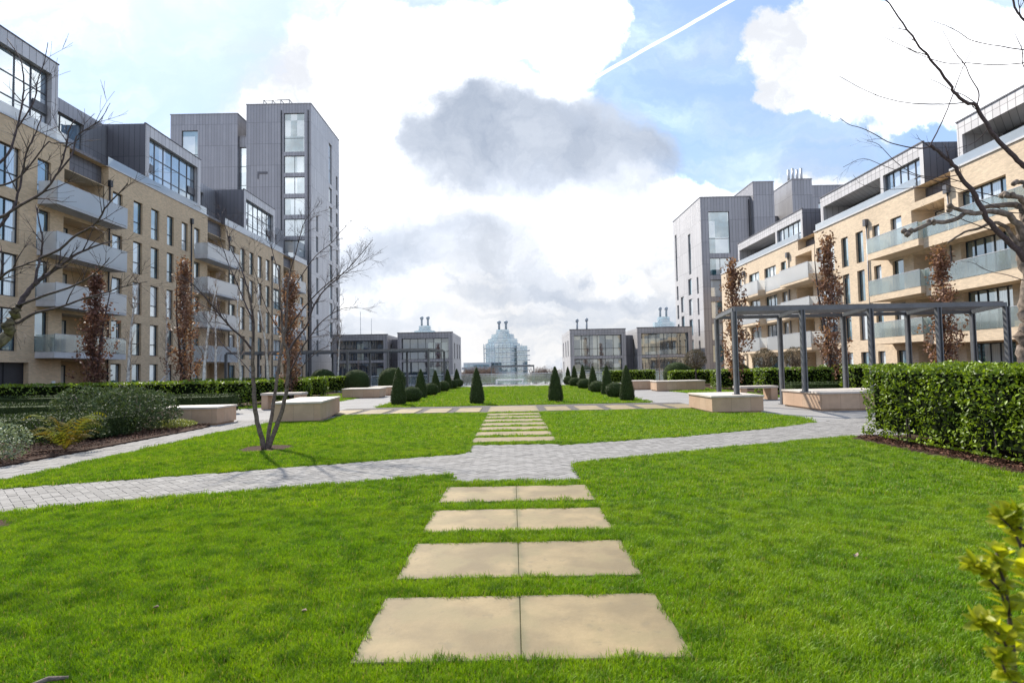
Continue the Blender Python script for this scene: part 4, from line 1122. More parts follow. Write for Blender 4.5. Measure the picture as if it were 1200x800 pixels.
# ------------------------------------------------------------------ pergolas
def pergola(label, front, back, zt, zbase_f, zbase_b, ps=.13):
    T = thing('pergola', label, 'pergola', (front[0][0], front[0][1], 0), 0, None)
    o = Vector((front[0][0], front[0][1], 0))
    def loc(p, z): return Vector((p[0], p[1], z)) - o
    for pts, zb in ((front, zbase_f), (back, zbase_b)):
        for i, p in enumerate(pts):
            mb = MB(); z0 = zb[i]; q = loc(p, 0); h = ps / 2
            # open I shaped post: two flanges and a web
            mb.box(q.x - h, q.x - h + .035, q.y - h, q.y + h, z0, zt - .131); mb.box(q.x + h - .035, q.x + h, q.y - h, q.y + h, z0, zt - .131); mb.box(q.x - h + .036, q.x + h - .036, q.y - .02, q.y + .02, z0, zt - .131)
            mb.box(q.x - h - .05, q.x + h + .05, q.y - h - .05, q.y + h + .05, z0 - .01, z0 + .015)
            mb.build('post', M['steel'], T)
    def beam(p, q, z0, z1, w_, mat, name):
        p, q = loc(p, 0), loc(q, 0); d = (q - p).normalized(); nrm = Vector((-d.y, d.x, 0)) * w_ / 2
        a = [p - nrm, q - nrm, q + nrm, p + nrm]
        MB().prism([(v.x, v.y) for v in a], z0, z1).add([(v.x, v.y, z0) for v in a], [(3, 2, 1, 0)]).build(name, mat, T)
    ext = Vector((front[1][0] - front[0][0], front[1][1] - front[0][1])) * .04
    for pts in (front, back):
        beam(pts[0] if isinstance(pts[0], tuple) else pts[0], pts[-1], zt - .13, zt, .11, M['steel'], 'beam')
    for a, b in zip(front, back):
        a2 = Vector(a); b2 = Vector(b); d = (b2 - a2).normalized()
        beam(tuple(a2 + d * .07), tuple(b2 - d * .07), zt - .13, zt - .01, .09, M['steel'], 'cross_beam')
    mb = MB(); n = 15
    A0, A1, B0, B1 = Vector(front[0]), Vector(front[-1]), Vector(back[0]), Vector(back[-1])
    for k in range(1, n):
        w_ = k / n
        p, q = A0.lerp(B0, w_), A1.lerp(B1, w_)
        p, q = p - Vector(o[:2]), q - Vector(o[:2]); d = (q - p).normalized(); nrm = Vector((-d.y, d.x)) * .022
        v = [p - nrm, q - nrm, q + nrm, p + nrm]
        mb.prism([(x.x, x.y) for x in v], zt + .002, zt + .06); mb.add([(x.x, x.y, zt + .002) for x in v], [(3, 2, 1, 0)])
    mb.build('roof_slats', M['slat'], T)
    return T
fx = [(7.4 + 2.27 * i, 18.3 + 0.02 * i) for i in range(5)]; fx = [(7.42, 19.3), (9.69, 19.3), (11.96, 19.3), (14.23, 19.3), (16.5, 19.3)]
bx = [(8.0 + 2.4 * i, 22.6 - .12 * i) for i in range(5)]
pergola('dark steel pergola with slatted roof standing in front of the right brick building', fx, bx, 3.45, [.56, .6, .6, .0, 0], [0, 0, .0, 0, 0], .145)
lf_ = [(-23.2 + 3.28 * i, 47.0) for i in range(6)]; lb_ = [(-22.4 + 3.28 * i, 51.2) for i in range(6)]
pergola('long dark steel pergola in front of the left pavilions and tower', lf_, lb_, 3.3, [0] * 6, [0] * 6, .17)

# ------------------------------------------------------------------ hedges and shrubs
def box_surface(n, W_, Dp, H, rough=.05, rnd=.12, seed=0, faces=('x0', 'x1', 'y0', 'y1', 'z1')):
    """points on a clipped hedge: slightly rounded, lumpy box surface, with outward directions"""
    areas = {'x0': Dp * H, 'x1': Dp * H, 'y0': W_ * H, 'y1': W_ * H, 'z1': W_ * Dp}
    tot = sum(areas[f] for f in faces); P, N = [], []
    for f in faces:
        k = max(4, int(n * areas[f] / tot)); a, b = RNG.uniform(0, 1, k), RNG.uniform(0, 1, k)
        if f == 'x0': p = np.stack([np.zeros(k), a * Dp, b * H], 1); q = (-1, 0, .15)
        if f == 'x1': p = np.stack([np.full(k, W_), a * Dp, b * H], 1); q = (1, 0, .15)
        if f == 'y0': p = np.stack([a * W_, np.zeros(k), b * H], 1); q = (0, -1, .15)
        if f == 'y1': p = np.stack([a * W_, np.full(k, Dp), b * H], 1); q = (0, 1, .15)
        if f == 'z1': p = np.stack([a * W_, b * Dp, np.full(k, H)], 1); q = (0, 0, 1)
        P.append(p); N.append(np.tile(np.array(q, float), (k, 1)))
    P, N = np.concatenate(P), np.concatenate(N)
    c = np.array([W_ / 2, Dp / 2, H / 2]); h = np.array([W_, Dp, H]) / 2
    d = np.abs(P - c); over = np.maximum(d - (h - rnd), 0); over[:, 2] = np.where(P[:, 2] < H / 2, 0, over[:, 2])
    ln = np.linalg.norm(over, axis=1); k = np.where(ln > rnd, rnd / (ln + 1e-9), 1.0)
    P = c + np.sign(P - c) * (np.minimum(d, h - rnd) + over * k[:, None] * (d > h - rnd)) * 1.0
    P += N * (lump(P, 3.0, seed) * rough)[:, None] - N * (RNG.exponential(rough * .8, len(P)))[:, None]
    return P, N
def hedge(label, x0, x1, y0, y1, H, n, size, mat='L_hedge_far', core='core_hedge', group='clipped hedges', rough=.05, rz=0.0, inner=.07, asp=.6, flat=.45, cat='hedge'):
    T = thing('hedge', label, cat, (x0, y0, 0), rz, group)
    W_, Dp = x1 - x0, y1 - y0
    P, N = box_surface(n, W_, Dp, H, rough, min(.14, H * .15), x0)
    lo = np.clip(P[:, 2] / H, 0, 1)
    keep = (P[:, 2] > .05) & (RNG.uniform(0, 1, len(P)) < .45 + lo * 1.5)
    P, N = P[keep], N[keep]
    link('foliage', leaf_mesh('foliage', P, size, M[mat], N, asp, .25, flat), T)
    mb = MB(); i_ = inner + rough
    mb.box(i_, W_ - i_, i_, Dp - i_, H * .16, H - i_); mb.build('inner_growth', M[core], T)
    mb = MB()
    for k in range(max(4, int((W_ + Dp) * 2))):
        x, y = random.uniform(.12, W_ - .12), random.uniform(.12, Dp - .12)
        if random.random() < .6: y = random.choice([.14, Dp - .14]) if W_ > Dp else y
        if W_ < Dp and random.random() < .6: x = random.choice([.14, W_ - .14])
        mb.tube([(x, y, -.02), (x + random.uniform(-.08, .08), y + random.uniform(-.08, .08), H * .35)], [.018, .012], 5)
    mb.build('stems', M['bark_dark'], T)
    return T
hedge('big glossy laurel hedge in the right foreground, with individual leaves catching the light', 7.05, 8.6, 3.6, 11.75, 1.47, 30000, .072, 'L_hedge', group='clipped hedges', rough=.115, inner=.03, asp=.5, flat=.3)
hedge('long clipped hedge behind the shrub bed in front of the left garage doors', -27.5, -13.2, 25.0, 26.2, 1.28, 7000, .11)
hedge('clipped hedge block behind the left planter bench with birch trunks rising from it', -15.5, -12.6, 27.3, 28.6, 1.22, 2600, .10)
hedge('narrow clipped hedge block seen just left of the multi stemmed tree', -13.4, -12.0, 29.4, 30.6, 1.22, 1500, .10)
hedge('narrow clipped hedge block seen just right of the multi stemmed tree stems', -12.6, -11.2, 31.2, 32.6, 1.2, 1500, .10)
hedge('small clipped hedge block between the russet columnar tree and the long pergola', -12.9, -11.7, 35.5, 37, 1.25, 1400, .11)
hedge('clipped hedge block in front of the left pergola posts and topiary domes', -15.0, -12.0, 43.5, 45, 1.25, 2400, .12)
hedge('long clipped hedge in front of the tower foot behind the left pergola', -26, -15.6, 46, 47, 1.2, 4500, .13)
hedge('clipped hedge on the right between the steel pergola posts', 12.7, 16.3, 29.4, 30.8, 1.33, 3200, .10)
hedge('shadowed clipped hedge behind the columnar tree at the right pergola corner', 12.6, 16.5, 36, 37.2, 1.25, 2800, .11)
hedge('clipped hedge below the ball headed bronze tree on the right', 12.0, 15.4, 44.0, 45.2, 1.18, 2800, .12)
hedge('pale clipped hedge running below the right pavilion glazing', 8.4, 13.2, 53.5, 54.6, 1.2, 3000, .14)
hedge('long clipped hedge behind the near laurel hedge in front of the right terraces', 15.0, 25.5, 25.6, 26.8, 1.4, 5200, .11)
hedge('tall clipped hedge by the pergola where its roof meets the brick facade', 17.0, 24, 31.4, 32.6, 1.45, 3200, .11)
hedge('low dark box hedge behind the planter bench under the right pergola', 12.9, 17.2, 26.9, 28.0, .66, 3000, .06, 'L_box', 'core_yew', 'low box hedges', .03)
hedge('low dark box hedge in the left bed behind the fern', -17.6, -9.9, 14.0, 15.5, .62, 6500, .05, 'L_box', 'core_yew', 'low box hedges', .03)
hedge('low dark box hedge second from the path in the left bed', -20.5, -12.2, 18.2, 19.4, .74, 5500, .055, 'L_box', 'core_yew', 'low box hedges', .03)
hedge('low dark box hedge nearest to the tall left hedge', -24.0, -13.4, 22.2, 23.2, .86, 5500, .06, 'L_box', 'core_yew', 'low box hedges', .03)
hedge('short green box hedge just behind the left planter bench', -13.3, -11.0, 21.8, 23.6, .80, 2600, .06, 'L_box', 'core_yew', 'low box hedges', .03)

def blob_points(n, rx, ry, rz_, shell=.35, low=.0):
    d = RNG.normal(size=(n, 3)); d /= np.linalg.norm(d, axis=1)[:, None]
    r = 1 - shell * RNG.uniform(0, 1, n) ** 2
    P = d * r[:, None] * np.array([rx, ry, rz_])
    P *= (1 + .13 * lump(d, 2.2, rx * 7))[:, None]
    return P, d
def shrub(name, label, loc, r, n, size, mat, cat='shrub', group=None, stems=7, asp=.5, core=True, squash=1.0, flat=.25, up=.4, shell=.6, stem_mat='bark_dark'):
    T = thing(name, label, cat, loc, 0, group)
    rx, ry, h = r
    P, N = blob_points(n, rx, ry, h / 2, shell)
    P[:, 2] += h / 2; k = P[:, 2] > .04; P, N = P[k], N[k]
    link('foliage', leaf_mesh('foliage', P, size, M[mat], N, asp, up, flat), T)
    mb = MB()
    for _ in range(stems):
        a = random.uniform(0, 6.28); q = random.uniform(.1, .6)
        mb.tube([(random.uniform(-.12, .12), random.uniform(-.12, .12), -.02), (math.cos(a) * rx * q * .5, math.sin(a) * ry * q * .5, h * .35), (math.cos(a) * rx * q, math.sin(a) * ry * q, h * .8)], [.022, .015, .006], 5)
    mb.build('stems', M[stem_mat], T)
    return T
# olive green shrubs of the left bed
shrub('olive_shrub', 'large olive green shrub with bare pale stems at its base, left of the planter bench', (-10.55, 16.3, 0), (1.15, .9, 1.25), 4200, .10, 'L_olive', group='olive green shrubs', asp=.35, stem_mat='twig_pale', up=.8)
shrub('olive_shrub', 'olive green evergreen shrub touching the planter bench corner', (-11.3, 16.8, 0), (.8, .6, 1.2), 2600, .10, 'L_olive', group='olive green shrubs', asp=.35, up=.8)
shrub('olive_shrub', 'tall dull green shrub at the back of the left bed near the columnar tree', (-12.4, 17.2, 0), (1.2, .8, 1.3), 3000, .10, 'L_olive', group='olive green shrubs', asp=.35, up=.8)
shrub('dark_shrub', 'dense dark evergreen shrub filling the bed behind the fern', (-10.6, 13.4, 0), (1.2, .7, .78), 3200, .06, 'L_box')
shrub('dark_shrub', 'dark evergreen shrub between the fern and the olive green shrub', (-10.3, 15.0, 0), (.8, .6, .85), 2200, .06, 'L_box')
shrub('variegated_shrub', 'white edged variegated shrub at the left border of the view', (-9.75, 10.7, 0), (.75, .65, .78), 3000, .055, 'L_varieg')
shrub('variegated_shrub', 'small grey green variegated shrub beside the left path at the frame edge', (-9.5, 9.9, 0), (.4, .4, .4), 900, .05, 'L_varieg')
shrub('ground_cover', 'low yellow green ground cover cushion in front of the left planter bench', (-9.85, 16.9, .02), (.6, .7, .26), 2200, .045, 'L_gold', 'plant')
shrub('golden_shrub', 'small rounded yellow green shrub by the terrace railing on the right', (17.6, 28.4, 0), (.45, .4, 1.45), 800, .09, 'L_gold')
# fern: arching fronds
T = thing('fern', 'yellowing fern with arching fronds beside the left brick path', 'fern', (-9.42, 12.25, .03))
for i in range(26):
    a = 2.4 * i + random.uniform(-.2, .2); L_ = random.uniform(.48, .84); lift = random.uniform(.45, .95)
    pts = [Vector((math.cos(a) * L_ * s, math.sin(a) * L_ * s, L_ * lift * math.sin(min(1, s * 1.05) * 2.1))) for s in [k / 14 for k in range(15)]]
    V_, F_, R_ = [], [], []
    tone = random.random(); tilt = random.uniform(-.7, .7)
    for j in range(3, 14):
        p = pts[j]; d = (pts[j + 1] - pts[j - 1]).normalized(); s = d.cross(Vector((0, 0, 1))).normalized(); s = (s * math.cos(tilt) + s.cross(d) * math.sin(tilt)).normalized(); wl = .16 * L_ * math.sin(math.pi * (j / 14) ** .75) + .012
        for sg in (-1, 1):
            q = p + s * sg * wl + d * wl * .45 + Vector((0, 0, -.02)); n = len(V_)
            V_ += [p - d * .022, q - d * .008, q + d * .01, p + d * .022]; F_.append((n, n + 1, n + 2, n + 3)); R_ += [min(1, max(0, tone + random.uniform(-.2, .2)))] * 4
    for j in range(14):
        p, q = pts[j], pts[j + 1]; n = len(V_); V_ += [p + Vector((0, 0, .003)), q + Vector((0, 0, .003)), q + Vector((.006, .004, 0)), p + Vector((.006, .004, 0))]; F_.append((n, n + 1, n + 2, n + 3)); R_ += [.1] * 4
    me = D.meshes.new('frond'); me.from_pydata(V_, [], F_); me.update(); at_ = me.attributes.new('rnd', 'FLOAT', 'POINT'); at_.data.foreach_set('value', R_); me.materials.append(M['L_fern'])
    link('frond', me, T)

# bark chips and dead leaves on the beds
k = 9000; P = np.stack([RNG.uniform(-14, -8.9, k), RNG.uniform(8, 18.2, k), np.full(k, .055)], 1)
P = P[inside([(-9.05, 7.6), (-8.95, 12), (-8.95, 16.8), (-9.2, 17.7), (-12, 17.9), (-14, 17), (-14, 8)], P)]
k = 3500; Q_ = np.stack([RNG.uniform(6.75, 7.3, k), RNG.uniform(3, 12, k), np.full(k, .055)], 1)
P = np.concatenate([P, Q_[inside([(6.74, 2), (7.4, 2), (7.4, 12.1), (6.8, 11.7)], Q_)]])
P[:, 2] += RNG.uniform(0, .03, len(P))
M['chips'] = leafmat('bark_chip', (0.03, 0.015, 0.011), (0.17, 0.085, 0.055), 0.9, 0.0, 5, 0.1)
o = link('bark_chips', leaf_mesh('bark_chips', P, .06, M['chips'], np.tile(np.array([0, 0, 1.0]), (len(P), 1)), .45, 0, .6)); tag(o, 'brown bark mulch chips and dead leaves covering the planting beds', 'mulch', None, 'stuff')

# ------------------------------------------------------------------ topiary
def topiary(profile, n, seed):
    """clipped yew: lumpy core with a fuzz of tiny leaves"""
    mb = MB(); mb.lathe([(r * .97, z) for r, z in profile], 26)
    pr = np.array(profile); seg = np.hypot(np.diff(pr[:, 0]), np.diff(pr[:, 1])) * (pr[:-1, 0] + pr[1:, 0] + .02); cs = np.cumsum(seg) / seg.sum()
    u = RNG.uniform(0, 1, n); i = np.searchsorted(cs, u); i = np.clip(i, 0, len(seg) - 1); f = RNG.uniform(0, 1, n)
    r = pr[i, 0] * (1 - f) + pr[i + 1, 0] * f; z = pr[i, 1] * (1 - f) + pr[i + 1, 1] * f; a = RNG.uniform(0, 2 * np.pi, n)
    nr, nz = (pr[i + 1, 1] - pr[i, 1]), -(pr[i + 1, 0] - pr[i, 0]); l = np.hypot(nr, nz) + 1e-9
    N = np.stack([np.cos(a) * nr / l, np.sin(a) * nr / l, nz / l], 1)
    P = np.stack([np.cos(a) * r, np.sin(a) * r, z], 1); P += N * (lump(P, 4, seed) * .015 + RNG.uniform(-.035, .028, n))[:, None]
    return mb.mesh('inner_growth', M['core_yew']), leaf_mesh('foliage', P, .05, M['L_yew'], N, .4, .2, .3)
cone_prof = [(.27, .02), (.31, .10), (.325, .25), (.30, .45), (.25, .75), (.19, 1.05), (.125, 1.3), (.07, 1.48), (.02, 1.58)]
ball_prof = [(.22, .02), (.36, .08), (.46, .2), (.50, .36), (.46, .52), (.36, .65), (.2, .73), (.02, .76)]
dome_prof = [(.78, .02), (.95, .25), (1.02, .6), (1.0, .95), (.88, 1.3), (.65, 1.58), (.35, 1.73), (.02, 1.78)]
cone_m = [topiary(cone_prof, 3200, k) for k in (1, 2)]; ball_m = [topiary(ball_prof, 3400, 3)]; dome_m = [topiary(dome_prof, 6000, 5)]
def put_topiary(name, label, cat, group, ms, x, y, s=(1, 1, 1)):
    T = thing(name, label, cat, (x, y, 0), random.uniform(0, 6), group)
    core, fol = random.choice(ms); link('inner_growth', core, T); link('foliage', fol, T)
    T.scale = tuple(q * random.uniform(.95, 1.06) for q in s); T.rotation_euler.x = random.gauss(0, .012); T.rotation_euler.y = random.gauss(0, .012); return T
put_topiary('topiary_cone', 'clipped yew cone standing alone on the lawn left of the central gap', 'topiary', 'clipped yew cones', cone_m, -1.62, 26.2)
put_topiary('topiary_cone', 'clipped yew cone standing alone on the lawn right of the central gap', 'topiary', 'clipped yew cones', cone_m, 1.95, 26.6)
rw = ['nearest and largest', 'second', 'third', 'fourth', 'fifth', 'farthest']
for i, y in enumerate((26.6, 32.2, 37.8, 43.3, 49.0, 54.6)):
    put_topiary('topiary_cone', f'clipped yew cone, {rw[i]} of the right hand row along the lawn', 'topiary', 'clipped yew cones', cone_m, 5.2, y, (1, 1, 1.06))
for i, y in enumerate((26.5, 32.9, 39.4, 47.0, 54.4)):
    put_topiary('topiary_cone', f'clipped yew cone, {(rw[:4] + rw[5:])[i]} of the left hand row along the lawn', 'topiary', 'clipped yew cones', cone_m, -5.22, y, (1.05, 1.05, 1.04))
for i, y in enumerate((29.4, 35.6, 41.8, 48.0, 53.6)):
    put_topiary('topiary_ball', f'clipped round yew ball, {(rw[:4] + rw[5:])[i]} of the right hand row', 'topiary', 'clipped yew balls', ball_m, 5.15, y, (1, 1, .98))
for i, y in enumerate((28.9, 35.6, 42.0, 48.0, 53.5)):
    put_topiary('topiary_ball', f'clipped round yew ball, {(rw[:4] + rw[5:])[i]} of the left hand row', 'topiary', 'clipped yew balls', ball_m, -5.05, y, (1.0, 1, .98))
for x, y, d, s in ((-11.9, 44.2, 'middle one behind the left planter benches', 1), (-9.0, 43.4, 'right one of the left group, behind the pergola post', 1.0), (-15.6, 47.8, 'left one of the left group, half behind a hedge', 1.0),
                   (14.0, 49.5, 'near the right pavilion, rising above the hedge', 1.12), (15.6, 50.5, 'before the right pavilion, half sunk behind the hedge', 1.0), (18.3, 47, 'behind the stem of the ball headed tree on the right', .95)):
    put_topiary('topiary_dome', f'big dark clipped yew dome, {d}', 'topiary', 'clipped yew domes', dome_m, x, y, (s, s, s * .97))
# ------------------------------------------------------------------ trees
def wander(p, d, length, n, jit, lift=0.0):
    pts = [Vector(p)]; d = Vector(d).normalized(); st = length / n
    for _ in range(n):
        d = (d + Vector((random.gauss(0, jit), random.gauss(0, jit), random.gauss(0, jit) + lift))).normalized()
        pts.append(pts[-1] + d * st)
    return pts
def twig(mb, p, d, length, r, depth, jit=.16, lift=.06, nside=4, spread=.75, n=5):
    seg = max(3, int(length / .12)); seg = min(seg, 9)
    pts = wander(p, d, length, seg, jit, lift)
    mb.tube(pts, [max(.0016, r * (1 - .82 * i / seg)) for i in range(seg + 1)], n if r > .01 else 4, True)
    if depth <= 0: return
    for _ in range(nside):
        k = random.randint(max(1, seg // 4), seg - 1); dd = (pts[min(k + 1, seg)] - pts[k - 1]).normalized()
        s = Vector((random.gauss(0, 1), random.gauss(0, 1), random.gauss(0, .7))); s = (s - dd * s.dot(dd)).normalized()
        twig(mb, pts[k], dd + s * spread, length * random.uniform(.35, .62) * (1 - .4 * k / seg) + .04, r * (1 - .8 * k / seg) * .62, depth - 1, jit, lift, max(2, nside - 1), spread, n)

def smooth_path(pts, k=4):
    out = []
    P = [Vector(p) for p in pts]; P = [P[0] * 2 - P[1]] + P + [P[-1] * 2 - P[-2]]
    for i in range(1, len(P) - 2):
        for j in range(k):
            t_ = j / k; a, b, c, d = P[i - 1], P[i], P[i + 1], P[i + 2]
            out.append(.5 * ((2 * b) + (c - a) * t_ + (2 * a - 5 * b + 4 * c - d) * t_ ** 2 + (3 * b - a - 3 * c + d) * t_ ** 3))
    out.append(P[-2]); return out
def limb(mb, pix, Y, r0, r1, base, twigs=0, tl=.8, td=1, n=8, start=.35, lift=.05, dy=None, spread=.75, knots=True):
    """limb through chosen points at a depth that drifts; twigs along its outer part"""
    dy = dy or 0.0; m = len(pix)
    pts = [at(px, py, Y + dy * i / max(1, m - 1)) - base for i, (px, py) in enumerate(pix)]
    pts = smooth_path(pts, 4); m = len(pts)
    pts = [p + Vector((0, random.gauss(0, r0 * .25), 0)) for p in pts]
    rs = [r0 + (r1 - r0) * i / (m - 1) for i in range(m)]
    if knots: rs = [r * random.uniform(.97, 1.04) for r in rs]
    mb.tube(pts, rs, n)
    for _ in range(twigs):
        k = random.randint(int(m * start), m - 2); dd = (pts[k + 1] - pts[k - 1]).normalized()
        s = Vector((random.gauss(0, 1), random.gauss(0, 1), random.gauss(0, .8))); s = (s - dd * s.dot(dd)).normalized()
        twig(mb, pts[k], dd + s * spread, tl * random.uniform(.5, 1.2), min(rs[k] * .6, .014), td, .13, lift)
    return pts, rs

# multi stemmed tree on the left lawn
TY = 12.03; base = Vector((-5.1, TY, 0))
T = thing('bare_tree', 'slender multi stemmed bare tree rising from a soil circle in the left lawn', 'tree', base)
st = [([(310, 527), (306, 510), (300, 488), (297, 455), (296.5, 425), (297, 400), (297, 378), (294, 356), (290, 335)], .062, .020, -.5),
      ([(313, 527), (315, 505), (319, 484), (323, 455), (328, 420), (333, 395), (336, 370), (337, 345), (340, 315)], .052, .016, .6),
      ([(314, 527), (322, 505), (330, 482), (336, 455), (338, 430), (337, 412), (332, 395), (330, 370), (328, 340), (326, 315)], .058, .014, -.2)]
br = [([(297, 412), (285, 397), (269, 382), (252, 362), (240, 348), (228, 335), (212, 322)], .026, .005, -.9, 7),
      ([(337, 414), (345, 400), (359, 382), (368, 358), (380, 340), (397, 325), (416, 306), (437, 281)], .028, .005, .8, 9),
      ([(338, 440), (350, 415), (362, 396), (378, 376), (400, 362), (420, 360)], .020, .004, .4, 7),
      ([(337, 388), (350, 368), (370, 345), (392, 326), (408, 318), (432, 302)], .018, .004, -.7, 6),
      ([(296, 375), (285, 350), (277, 330), (268, 310), (262, 292), (255, 272)], .016, .004, .5, 6),
      ([(290, 338), (283, 315), (270, 290), (265, 268), (255, 250)], .014, .003, .3, 5),
      ([(340, 318), (347, 295), (352, 275), (358, 258), (372, 240)], .012, .003, -.4, 6),
      ([(337, 350), (352, 325), (370, 300), (388, 285), (404, 266), (412, 258)], .013, .003, .6, 6),
      ([(326, 318), (320, 298), (316, 280), (308, 268)], .010, .003, .2, 5),
      ([(333, 395), (318, 372), (308, 350), (300, 322), (292, 300)], .012, .003, -.3, 5),
      ([(297, 440), (280, 420), (262, 405), (246, 380), (232, 360)], .012, .003, .7, 5),
      ([(336, 455), (352, 432), (372, 412), (392, 402), (404, 390)], .010, .003, -.6, 4)]
mb = MB()
for pix, r0, r1, dy in st: limb(mb, pix, TY, r0 * .86, r1 * .9, base, 0, dy=dy, n=9)
mb.build('trunk', M['bark'], T)
mb = MB()
for pix, r0, r1, dy, tw in br:
    Y0 = TY + random.uniform(-.1, .1); limb(mb, pix, Y0, r0 * .95, r1 * 1.3, base, tw + 3, .6, 2, dy=dy, n=6, spread=.6)
for pix, r0, r1, dy in st: limb(mb, pix[5:], TY + dy * .7, r1 * .8, r1 * .3, base, 7, .6, 1, dy=dy * .3, n=5)
mb.build('crown', M['bark_dark'], T)

# tree just beyond the left frame edge: branches reach into view
TY = 6.3; base = Vector((-6.1, TY - .2, 0))
T = thing('bare_tree', 'bare tree whose dark branches reach into view from the left frame edge', 'tree', base)
mb = MB()
limb(mb, [(-66, 640), (-64, 560), (-55, 490), (-35, 440), (0, 400), (14, 376), (22, 357)], TY, .085, .045, base, 0, n=10)
mb.build('trunk', M['bark_olive'], T)
mb = MB()
for pix, r0, r1, dy, tw in [
    ([(20, 362), (30, 345), (40, 334), (52, 324), (64, 316), (86, 300), (108, 290), (132, 282)], .030, .006, .6, 7),
    ([(14, 377), (22, 378), (40, 367), (70, 360), (98, 350), (120, 344), (148, 335), (172, 330)], .018, .003, .3, 5),
    ([(25, 357), (50, 347), (78, 338), (96, 330), (112, 320), (122, 310), (128, 302)], .015, .003, -.4, 4),
    ([(40, 334), (44, 315), (48, 300), (50, 280), (46, 262), (42, 240)], .016, .004, .4, 4),
    ([(-40, 350), (-10, 333), (10, 318), (30, 310), (46, 303)], .020, .004, -.3, 4),
    ([(-45, 300), (-15, 280), (2, 262), (14, 245), (20, 232), (26, 205), (30, 180), (40, 160), (50, 135)], .020, .004, .5, 7),
    ([(-30, 260), (0, 255), (25, 240), (50, 225), (66, 205), (76, 180), (80, 155), (88, 140)], .018, .004, .2, 7),
    ([(-40, 240), (-10, 200), (10, 180), (20, 150), (26, 120), (28, 95), (24, 70), (8, 45)], .016, .004, .7, 5),
    ([(46, 303), (70, 292), (90, 275), (112, 262), (126, 240), (140, 226), (150, 215)], .014, .004, -.3, 5),
    ([(66, 205), (84, 182), (90, 160), (104, 150), (118, 140), (129, 121)], .010, .003, .2, 4),
    ([(20, 150), (34, 130), (42, 112), (44, 96), (52, 72), (56, 50)], .009, .003, .3, 3),
    ([(-20, 220), (10, 215), (30, 200), (55, 168), (62, 168), (84, 167)], .012, .003, .1, 4),
    ([(-40, 390), (-10, 385), (0, 378), (8, 380)], .01, .003, .1, 2)]:
    limb(mb, pix, TY, r0, r1 * 1.3, base, tw + 1, .42, 1, dy=dy, n=6, spread=.7)
mb.build('crown', M['bark_dark'], T)

# pollarded plane tree at the right frame edge
TY = 13.2; base = Vector((11.75, TY, 0))
T = thing('plane_tree', 'pollarded plane tree with knobbly limbs at the right frame edge behind the hedge', 'tree', base)
mb = MB()
limb(mb, [(1216, 520), (1212, 470), (1207, 430), (1204, 400), (1205, 380), (1207, 350), (1206, 310), (1203, 285), (1206, 262), (1210, 235)], TY, .205, .15, base, 0, n=14)
mb.build('trunk', M['bark_plane'], T)
mb = MB()
def knob(px, py, Y, r):
    p = at(px, py, Y) - base
    prof = []
    for _ in range(4):
        q = p + Vector((random.gauss(0, r * .5), random.gauss(0, r * .5), random.gauss(0, r * .4)))
        m_ = mb.m; mb.m = Matrix.Translation(q)
        mb.lathe([(r * .1, -r * .8), (r * .6, -r * .5), (r * .8, 0), (r * .55, r * .5), (r * .1, r * .8)], 8); mb.m = m_
for pix, r0, r1, dy in [([(1203, 290), (1195, 268), (1182, 252), (1162, 248), (1144, 250), (1130, 250)], .08, .042, -.2), ([(1130, 250), (1122, 256), (1108, 260), (1092, 261), (1076, 268), (1070, 271)], .05, .045, .1),
                        ([(1146, 250), (1130, 247), (1114, 243)], .045, .04, .2), ([(1204, 262), (1198, 245), (1190, 240), (1166, 241), (1152, 243)], .09, .045, .3), ([(1206, 255), (1200, 236), (1190, 230), (1178, 229)], .07, .04, -.3),
                        ([(1208, 245), (1204, 225), (1200, 214), (1192, 214)], .07, .045, .2), ([(1203, 300), (1192, 285), (1182, 270), (1172, 262), (1160, 262), (1146, 268), (1130, 272), (1112, 284)], .055, .02, .3)]:
    limb(mb, pix, TY, r0, r1, base, 0, dy=dy, n=9)
for q in ((1112, 243, 13.3, .085), (1068, 271, 13.3, .09), (1178, 230, 13.0, .09), (1094, 259, 13.2, .06), (1192, 214, 13.3, .08)): knob(*q)
mb.build('limbs', M['bark_plane'], T)
mb = MB()
